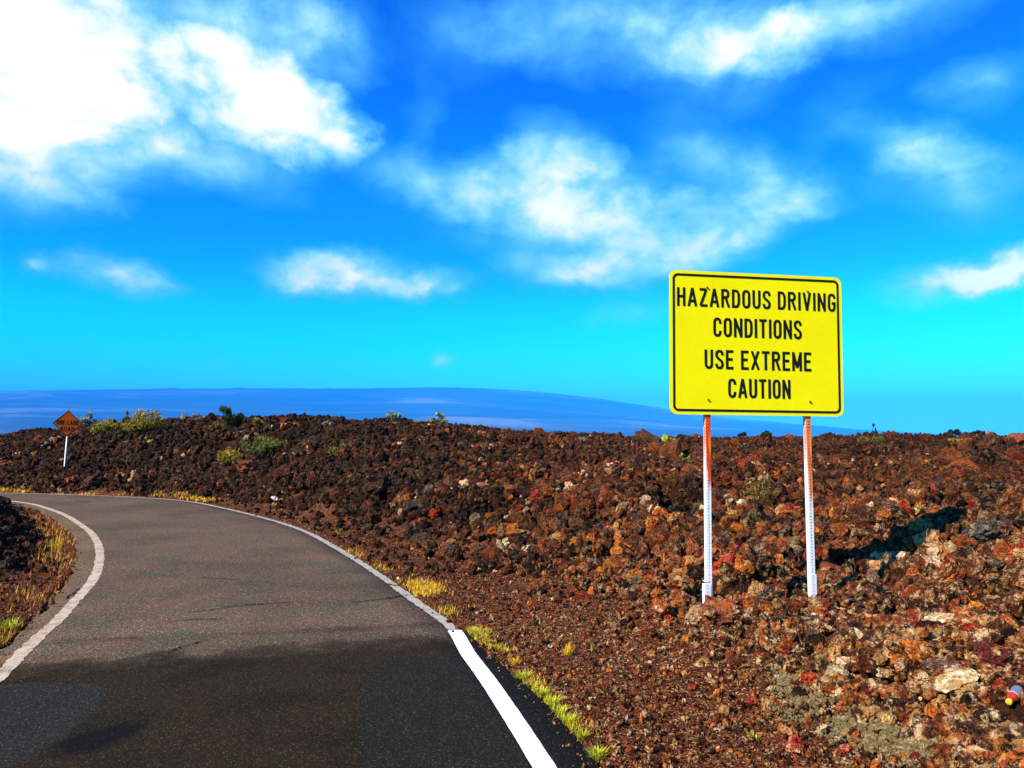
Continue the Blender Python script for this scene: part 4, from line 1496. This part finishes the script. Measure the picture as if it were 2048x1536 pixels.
def shrub(label, u, v, wpx, hpx, kind, leaves=900, spiky=0.0, tree=False, stems=9, name='shrub', depth=None, group=None, leafk=1.0):
    """a plant whose foot is seen at (u, v), wpx wide and hpx high there"""
    if depth:
        d = px_dir(u, v)
        p = Vector((0, 0, CAM_H)) + d * (depth / d.y)
        if depth < 85:
            p.z = min(p.z, float(height_fast(np.array([p.x]), np.array([p.y]))[0]) + 0.05)
            hpx += (p.z - 0) * 0
    else:
        p, ok = hit(u, v)
    k = p.y / F0
    Wd, Ht = wpx * k / 2 * 1.15, hpx * k * 1.15
    if not tree:
        leaves = int(leaves * 2.2)
    R_ = random.Random(hash(label) & 0 or int(u * 31 + v))
    root = obj('small_tree' if tree else name, None, loc=p)
    tag(root, label, 'tree' if tree else 'plant', group)
    V, F, L = [], [], []
    SV, SF = [], []
    tips = []
    if tree:
        fork = Vector((R_.uniform(-.05, .05) * Ht, 0, Ht * .35))
        tube(SV, SF, Vector((0, 0, -.1 * Ht)), fork, Wd * .10, Wd * .07)
        for s_ in range(stems):
            a = 6.283 * s_ / stems + R_.uniform(-.3, .3)
            tip = Vector((math.cos(a) * Wd * R_.uniform(.3, .75), math.sin(a) * Wd * R_.uniform(.3, .75), Ht * R_.uniform(.55, .86)))
            tube(SV, SF, fork, tip, Wd * .05, Wd * .02)
            tips.append((tip, Wd * .36))
    else:
        for s_ in range(stems):
            a = R_.uniform(0, 6.283)
            rr = math.sqrt(R_.random())
            hh = Ht * (1 - 0.55 * rr * rr) * R_.uniform(.55, 1.0)
            foot = Vector((math.cos(a) * Wd * rr * .35, math.sin(a) * Wd * rr * .35, -0.03))
            tip = Vector((math.cos(a) * Wd * rr * .9, math.sin(a) * Wd * rr * .9, hh))
            mid_ = (foot + tip) / 2 + Vector((R_.uniform(-.1, .1), R_.uniform(-.1, .1), .06)) * Ht
            tube(SV, SF, foot, mid_, 0.008 * (1 + Ht), 0.005 * (1 + Ht))
            tube(SV, SF, mid_, tip, 0.005 * (1 + Ht), 0.002)
            tips.append((tip, min(Wd, Ht) * R_.uniform(.20, .42)))
            tips.append((mid_, min(Wd, Ht) * R_.uniform(.15, .3)))
    ls = max(0.013, 1.8 * k) * leafk
    for j in range(leaves):
        c, rr = R_.choice(tips)
        dv = Vector((R_.gauss(0, 1), R_.gauss(0, 1), R_.gauss(0, .8))).normalized() * rr * 0.8 * R_.random() ** .4
        q = c + dv
        if q.z < -0.05:
            q.z = -q.z
        n = (dv.normalized() * 0.6 + Vector((R_.gauss(0, 1), R_.gauss(0, 1), R_.gauss(0, 1))).normalized())
        up = Vector((0, 0, 1)) if spiky and R_.random() < spiky else Vector((R_.gauss(0, 1), R_.gauss(0, 1), R_.gauss(0, 1)))
        t1 = n.cross(up).normalized()
        t2 = n.cross(t1).normalized()
        lw, ll = ls * R_.uniform(.5, 1.0), ls * R_.uniform(.8, 1.6) * (1 + 1.6 * spiky)
        o = len(V)
        V += [tuple(q - t2 * ll), tuple(q + t1 * lw * .7), tuple(q + t2 * ll), tuple(q - t1 * lw * .7)]
        F.append((o, o + 1, o + 2, o + 3))
        lv = min(1, max(0, R_.gauss(.40, .30) + 0.45 * (c.z / max(Ht, .01) - .5)))
        L += [lv] * 4
    obj('foliage', leafmesh('foliage', V, F, L, MATS_LEAF[kind]), root)
    obj('trunk' if tree else 'stem', mesh('stem', SV, SF, MAT_STEM), root)
    return root


SHRUBS = [
    ('pale tipped grey green bush just right of the orange sign', 178, 858, 34, 26, 'pale', 700, .2),
    ('low dark shrub with golden top second from the orange sign', 203, 856, 30, 22, 'mixed', 600, .1),
    ('sprawling golden shrub under the thin feathery stalks', 228, 868, 70, 26, 'golden', 1100, .1),
    ('thin feathery upright plant left of the big golden shrub', 254, 850, 16, 26, 'mixed', 260, .7),
    ('big golden yellow shrub on the far bank crest', 292, 872, 74, 44, 'golden', 1900, .1),
    ('tiny bright yellow green bush low on the far bank', 300, 896, 15, 12, 'lime', 160, .2),
    ('dry pinkish plume plant right of the big golden shrub', 393, 848, 18, 26, 'pink', 160, .8),
    ('pale tufty plant beside the pinkish plume', 366, 846, 28, 14, 'pale', 260, .3),
    ('tall dark green bush with upswept twigs on the crest', 458, 862, 46, 44, 'dark', 1200, .8),
    ('low dark shrub at the foot of the upswept bush', 435, 868, 34, 20, 'mixed', 500, .1),
    ('small yellow topped bush right of the upswept bush', 521, 852, 28, 16, 'golden', 400, .2),
    ('wide yellow green shrub sprawling midway down the bank', 526, 912, 96, 34, 'green', 2100, .1),
    ('golden green shrub low left of the wide one', 458, 938, 54, 34, 'golden', 900, .1),
    ('sparse olive shrub right of the wide yellow green one', 684, 916, 60, 24, 'mixed', 420, .2),
    ('small pale plant on the bank crest above the olive shrub', 653, 858, 22, 14, 'pale', 200, .3),
    ('white flowering plant standing on the bank crest', 789, 848, 32, 22, 'pale', 240, .6),
    ('pale green bush at the right end of the bank crest', 877, 854, 36, 24, 'pale', 420, .6),
    ('tiny pale plant on the skyline right of the bank', 1164, 884, 16, 8, 'pale', 90, .5),
    ('yellow bush on the right flank of the skyline hump', 1338, 892, 30, 22, 'lime', 520, .3),
    ('bright yellow green bush below the skyline hump', 1366, 928, 28, 24, 'lime', 520, .3),
    ('small green bush left of the bright yellow green one', 1325, 932, 18, 15, 'lime', 260, .3),
    ('sparse yellow green bush on the slope far left of the hump', 1250, 900, 18, 12, 'mixed', 160, .3),
    ('low olive yellow shrub behind the left half of the sign posts gap', 1490, 907, 46, 16, 'mixed', 420, .1),
    ('wide sparse olive shrub seen between the two sign posts', 1525, 1012, 86, 40, 'mixed', 620, .2),
    ('yellow green bush with a tall flower stalk right of the sign', 1742, 894, 54, 20, 'green', 620, .3),
    ('low yellow patch plant below the stalk bush', 1715, 924, 34, 10, 'green', 260, .1),
    ('red and yellow low plant in the middle of the right field', 1848, 945, 54, 20, 'rust', 520, .1),
    ('yellow tuft plant under the red leaved one', 1846, 950, 30, 8, 'lime', 160, .1),
    ('yellow bush at the foot of the round dark tree', 1916, 890, 44, 12, 'golden', 420, .1),
    ('golden bush right of the second dark tree', 1968, 886, 28, 18, 'golden', 260, .2),
    ('pale feathery plant beside the golden bush on the skyline', 1978, 882, 10, 16, 'pink', 60, .8),
]
for s in SHRUBS:
    lab, u, v, w_, h_, kd, nl, sp = s
    shrub(lab, u, v, w_, h_, kd, nl, sp, stems=max(5, int(w_ / 4)))
# stalk on the bush right of the sign
shrub('thin dry flower stalk rising from the bush right of the sign', 1748, 878, 8, 30, 'dark', 40, .9, stems=3)
for lab, u, v, w_, h_, nl in [
        ('round dark tree on the skyline right of the yellow sign', 1909, 879, 26, 20, 1500),
        ('dark leaning tree right of the round one on the skyline', 1952, 881, 24, 18, 1300),
        ('small dark tree on the skyline between the sign posts', 1485, 880, 18, 13, 500),
        ('tiny dark tree on the skyline just right of the right post', 1703, 880, 12, 10, 300),
        ('tiny flat dark tree left of the other tiny one right of the post', 1687, 880, 10, 7, 200),
        ('small dark flat topped tree on the skyline left of the left post', 1367, 882, 18, 11, 400),
        ('low dark shrubby tree against the left post on the skyline', 1392, 882, 20, 8, 400)]:
    shrub(lab, u, v, w_, h_, 'black', nl, 0, tree=True, depth=80, stems=7)


# grass tufts
def tuft(label, u, v, hpx, wpx, kind, blades=60, flat=0.5, group=None):
    p, ok = hit(u, v)
    k = p.y / F0
    R_ = random.Random(int(u * 17 + v * 3))
    V, F, L = [], [], []
    Ht, Wd = hpx * k * 1.05, wpx * k / 2 * 1.35
    bw = max(0.0028, 0.75 * k)
    for j in range(blades):
        a = R_.uniform(0, 6.283)
        r0 = Wd * .45 * math.sqrt(R_.random())
        b0 = Vector((math.cos(a) * r0, math.sin(a) * r0, -0.015))
        a2 = a + R_.gauss(0, .7)
        out = Wd * R_.uniform(.1, 1.0) * flat * 1.6
        h = Ht * R_.uniform(.45, 1.1)
        m1 = b0 + Vector((math.cos(a2) * out * .35, math.sin(a2) * out * .35, h * .65))
        m2 = b0 + Vector((math.cos(a2) * out, math.sin(a2) * out, h))
        sd_ = Vector((-math.sin(a2), math.cos(a2), 0)) * bw * R_.uniform(.6, 1.1)
        o = len(V)
        V += [tuple(b0 - sd_), tuple(b0 + sd_), tuple(m1 + sd_ * .8), tuple(m1 - sd_ * .8), tuple(m2)]
        F += [(o, o + 1, o + 2, o + 3), (o + 3, o + 2, o + 4)]
        lv = R_.random()
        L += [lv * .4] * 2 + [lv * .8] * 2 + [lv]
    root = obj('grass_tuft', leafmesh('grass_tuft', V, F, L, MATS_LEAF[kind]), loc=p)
    return tag(root, label, 'grass tuft', group)


TUFTS = [
    ('topmost lime grass tuft at the start of the fresh white line', 955, 1268, 14, 34, 'lime', 80),
    ('small dry green tuft beside the white line start', 1012, 1305, 12, 22, 'lime', 50),
    ('yellow brown tuft third down the asphalt edge', 1030, 1328, 18, 26, 'straw', 70),
    ('large bright green tuft fourth down the asphalt edge', 1048, 1366, 20, 42, 'lime', 130),
    ('spreading green tuft sixth from the bottom of the asphalt edge', 1084, 1394, 18, 30, 'lime', 90),
    ('green tuft above two long dry stalks at the asphalt edge', 1106, 1422, 20, 34, 'lime', 100),
    ('lime tuft fourth from the bottom of the asphalt edge', 1122, 1444, 16, 28, 'lime', 80),
    ('large lime tuft third from the bottom of the asphalt edge', 1138, 1462, 18, 36, 'lime', 110),
    ('lime and straw tuft second from the bottom of the asphalt edge', 1164, 1488, 18, 32, 'lime', 90),
    ('large yellow green tuft at the bottom of the picture', 1196, 1530, 24, 46, 'lime', 130),
    ('lone golden tuft standing on the gravel', 1137, 1310, 24, 26, 'straw', 80),
    ('thin upright green stalks on the gravel right of the golden tuft', 1185, 1302, 24, 9, 'lime', 14),
    ('small green tuft on the gravel near the lower rubble', 1508, 1480, 14, 26, 'lime', 60),
    ('lime grass clump on the left edge inside the bend', 18, 1262, 26, 46, 'lime', 130),
    ('golden grass clump below the lime one inside the bend', 34, 1284, 20, 50, 'straw', 120),
    ('yellow green clump at the left edge by the cream line', 6, 1330, 18, 40, 'lime', 90),
    ('small lime tuft on the far inner side of the bend', 163, 1083, 7, 16, 'lime', 40),
    ('tall golden stalks inside the bend', 112, 1105, 34, 22, 'straw', 40),
    ('green stalks left of the golden ones inside the bend', 100, 1100, 20, 10, 'lime', 20),
    ('small green tuft at the foot of the slope past the gravel', 677, 1065, 9, 12, 'lime', 30),
]
for lab, u, v, h_, w_, kd, nb in TUFTS:
    tuft(lab, u, v, h_, w_, kd, nb)
tuft('two long dry straw stalks lying over the asphalt edge', 1092, 1424, 4, 100, 'pink', 5, 1.3)


# grass and moss that nobody could count: bands along the road
def band(name, label, centre, spread, count, kind, hmin, hmax):
    V, F, L = [], [], []
    R_ = random.Random(len(centre) * 7 + count)
    pts = []
    for j in range(count):
        i = R_.randrange(len(centre) - 1)
        f = R_.random()
        (u0, v0), (u1, v1) = centre[i], centre[i + 1]
        pts.append((u0 + (u1 - u0) * f, v0 + (v1 - v0) * f))
    g0 = np.array([G(u, v) for u, v in pts])
    cl = fbm(g0[:, 0] * 2.2, g0[:, 1] * 2.2, 300, 2)
    jx = np.array([(R_.gauss(0, spread), R_.gauss(0, spread * .8)) for _ in pts])
    g0 = g0 + jx
    ok = (cl > R_.random() * 0.2 + 0.36) & (edge_d(g0[:, 0], g0[:, 1]) > -0.02)
    g0 = g0[ok]
    zz = np.maximum(height_fast(g0[:, 0], g0[:, 1]), 0)
    for (x_, y_), z_ in zip(g0, zz):
        k = y_ / F0
        a = R_.uniform(0, 6.283)
        h = R_.uniform(hmin, hmax)
        bw = max(0.003, .8 * k)
        o = len(V)
        l_ = h * R_.uniform(.2, .9)
        b0 = Vector((x_, y_, z_ - .01))
        sd_ = Vector((-math.sin(a), math.cos(a), 0)) * bw
        tp = b0 + Vector((math.cos(a) * l_, math.sin(a) * l_, h))
        V += [tuple(b0 - sd_), tuple(b0 + sd_), tuple(tp)]
        F.append((o, o + 1, o + 2))
        lv = R_.random()
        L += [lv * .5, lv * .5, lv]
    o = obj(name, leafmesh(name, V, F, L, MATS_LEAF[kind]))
    o['kind'] = 'stuff'
    o['label'] = label
    return o


band('verge_grass', 'yellow grass growing along the outer road edge', [(640, 1075), (730, 1122), (770, 1145), (800, 1160), (850, 1185), (880, 1215), (925, 1250), (980, 1285)], .07, 2600, 'straw', .02, .07)
band('verge_grass', 'brightest yellow grass patch where the verge widens', [(790, 1158), (830, 1166), (862, 1176), (840, 1190)], .10, 1900, 'straw', .02, .06)
band('verge_grass', 'sparse lime grass along the asphalt edge', [(880, 1228), (955, 1268), (1030, 1330), (1080, 1392), (1140, 1465), (1200, 1536)], .045, 5200, 'lime', .012, .045)
band('verge_grass', 'dry straw among the lime grass at the asphalt edge', [(900, 1236), (955, 1266), (1040, 1332), (1090, 1392), (1150, 1465), (1210, 1536)], .06, 3200, 'straw', .012, .04)
band('verge_grass', 'dry golden grass along the far road edge', [(0, 981), (60, 987), (120, 990), (230, 989), (300, 991), (380, 997), (430, 1003)], .14, 2600, 'straw', .03, .10)
band('verge_grass', 'faint dry weeds scattered over the shoulder', [(560, 1035), (640, 1065), (760, 1120), (900, 1180), (1000, 1230), (1120, 1300)], .30, 1100, 'straw', .015, .05)
band('orange_moss', 'orange moss patch on the shoulder gravel', [(960, 1245), (1010, 1250), (1060, 1258)], .10, 2600, 'rust', .006, .018)
band('inner_weeds', 'rusty dry weeds along the inside of the bend', [(60, 1030), (100, 1045), (130, 1075), (150, 1110), (140, 1145), (110, 1180), (80, 1210), (50, 1250), (10, 1310)], .28, 5200, 'rust', .02, .09)
band('inner_weeds', 'golden weeds inside the bend', [(70, 1040), (110, 1070), (118, 1120), (100, 1160), (70, 1200), (30, 1270), (0, 1300)], .25, 2300, 'straw', .02, .10)

# ------------------------------------------------------------------ mountain
mm, t, b = new_mat('far_lava_slopes', 1.0, 0.0)
g_ = N(t, 'ShaderNodeNewGeometry')
mp = N(t, 'ShaderNodeMapping')
mp.inputs['Scale'].default_value = (0.00025, 0.00045, 0.0026)
mp.inputs['Rotation'].default_value = (0, rad(3), 0)
t.links.new(g_.outputs['Position'], mp.inputs[0])
n = NOISE(t, mp.outputs[0], 1.0, 6, 0.6, 0.6)
c = RAMP(t, n, [(0.36, (0.006, 0.006, 0.006)), (0.48, (0.035, 0.03, 0.03)), (0.56, (0.06, 0.055, 0.05)), (0.63, (0.19, 0.165, 0.14)), (0.74, (0.25, 0.21, 0.18))])
t.links.new(c, b.inputs['Base Color'])
prof = [(-2600, 874), (-1400, 840), (-700, 805), (-200, 788), (0, 783), (60, 781), (200, 779), (330, 777), (500, 776.5), (730, 776.5), (800, 775.5), (880, 774), (960, 776), (1070, 783),
        (1200, 797), (1340, 819), (1440, 834), (1590, 848), (1736, 860), (1897, 869), (1990, 874), (2300, 878)]
MD = 20000.0
ua = np.linspace(-2600, 2300, 520)
va = np.interp(ua, [p[0] for p in prof], [p[1] for p in prof])
va = va + (fbm(ua * 0.02, ua * 0 + 1, 400, 4) - .5) * 1.6
for cu_, cw_, chh in ((60, 14, 1.2), (345, 9, 2.0), (475, 8, 1.6), (600, 8, 1.6), (655, 4, 1.2), (758, 5, 1.2), (1736, 5, 1.8)):
    va -= chh * np.exp(-((ua - cu_) / cw_) ** 2)
tt = np.linspace(0, 1, 90)
mco = np.zeros((90, 520, 3))
for j, (u, v) in enumerate(zip(ua, va)):
    d = px_dir(u, v)
    hd2 = math.hypot(d.x, d.y)
    top = max(CAM_H + d.z * MD / hd2, -24)
    for i, q in enumerate(tt):
        if q <= 0.8:
            f = q / 0.8
            r_ = 7500 + (MD - 7500) * f
            z_ = -34 + (top + 34) * (0.55 * f + 0.45 * f * f)
        else:
            f = (q - 0.8) / 0.2
            r_ = MD + 3000 * f
            z_ = top + (-60 - top) * f * f
        mco[i, j] = (d.x / hd2 * r_, d.y / hd2 * r_, z_)
w_ = np.sin(np.clip(tt / 0.8, 0, 1) * math.pi)[:, None]
mco[:, :, 2] += w_ * (fbm(mco[:, :, 0] * 0.0011, mco[:, :, 1] * 0.0011, 500, 5) - .5) * 60
mt = obj('mountain', grid_mesh('mountain', mco, 90, 520, mm, smooth=True))
mt['kind'] = 'structure'

# ------------------------------------------------------------------ air
hm = bpy.data.materials.new('haze')
hm.use_nodes = True
t = hm.node_tree
t.nodes.remove(t.nodes['Principled BSDF'])
pv = N(t, 'ShaderNodeVolumePrincipled')
pv.inputs['Color'].default_value = (0.025, 0.40, 1.0, 1)
pv.inputs['Density'].default_value = 9.5e-5
pv.inputs['Anisotropy'].default_value = -0.35
t.links.new(pv.outputs[0], t.nodes['Material Output'].inputs['Volume'])
S_, zl, zh = 29000.0, -70.0, float(mco[:, :, 2].max()) + 30
V = [(a * 30000.0, b_, c_) for a in (-1, 1) for b_ in (-2500.0, 26800.0) for c_ in (zl, zh)]
hz = obj('haze', mesh('haze', V, box_faces(), hm))
hz['kind'] = 'stuff'
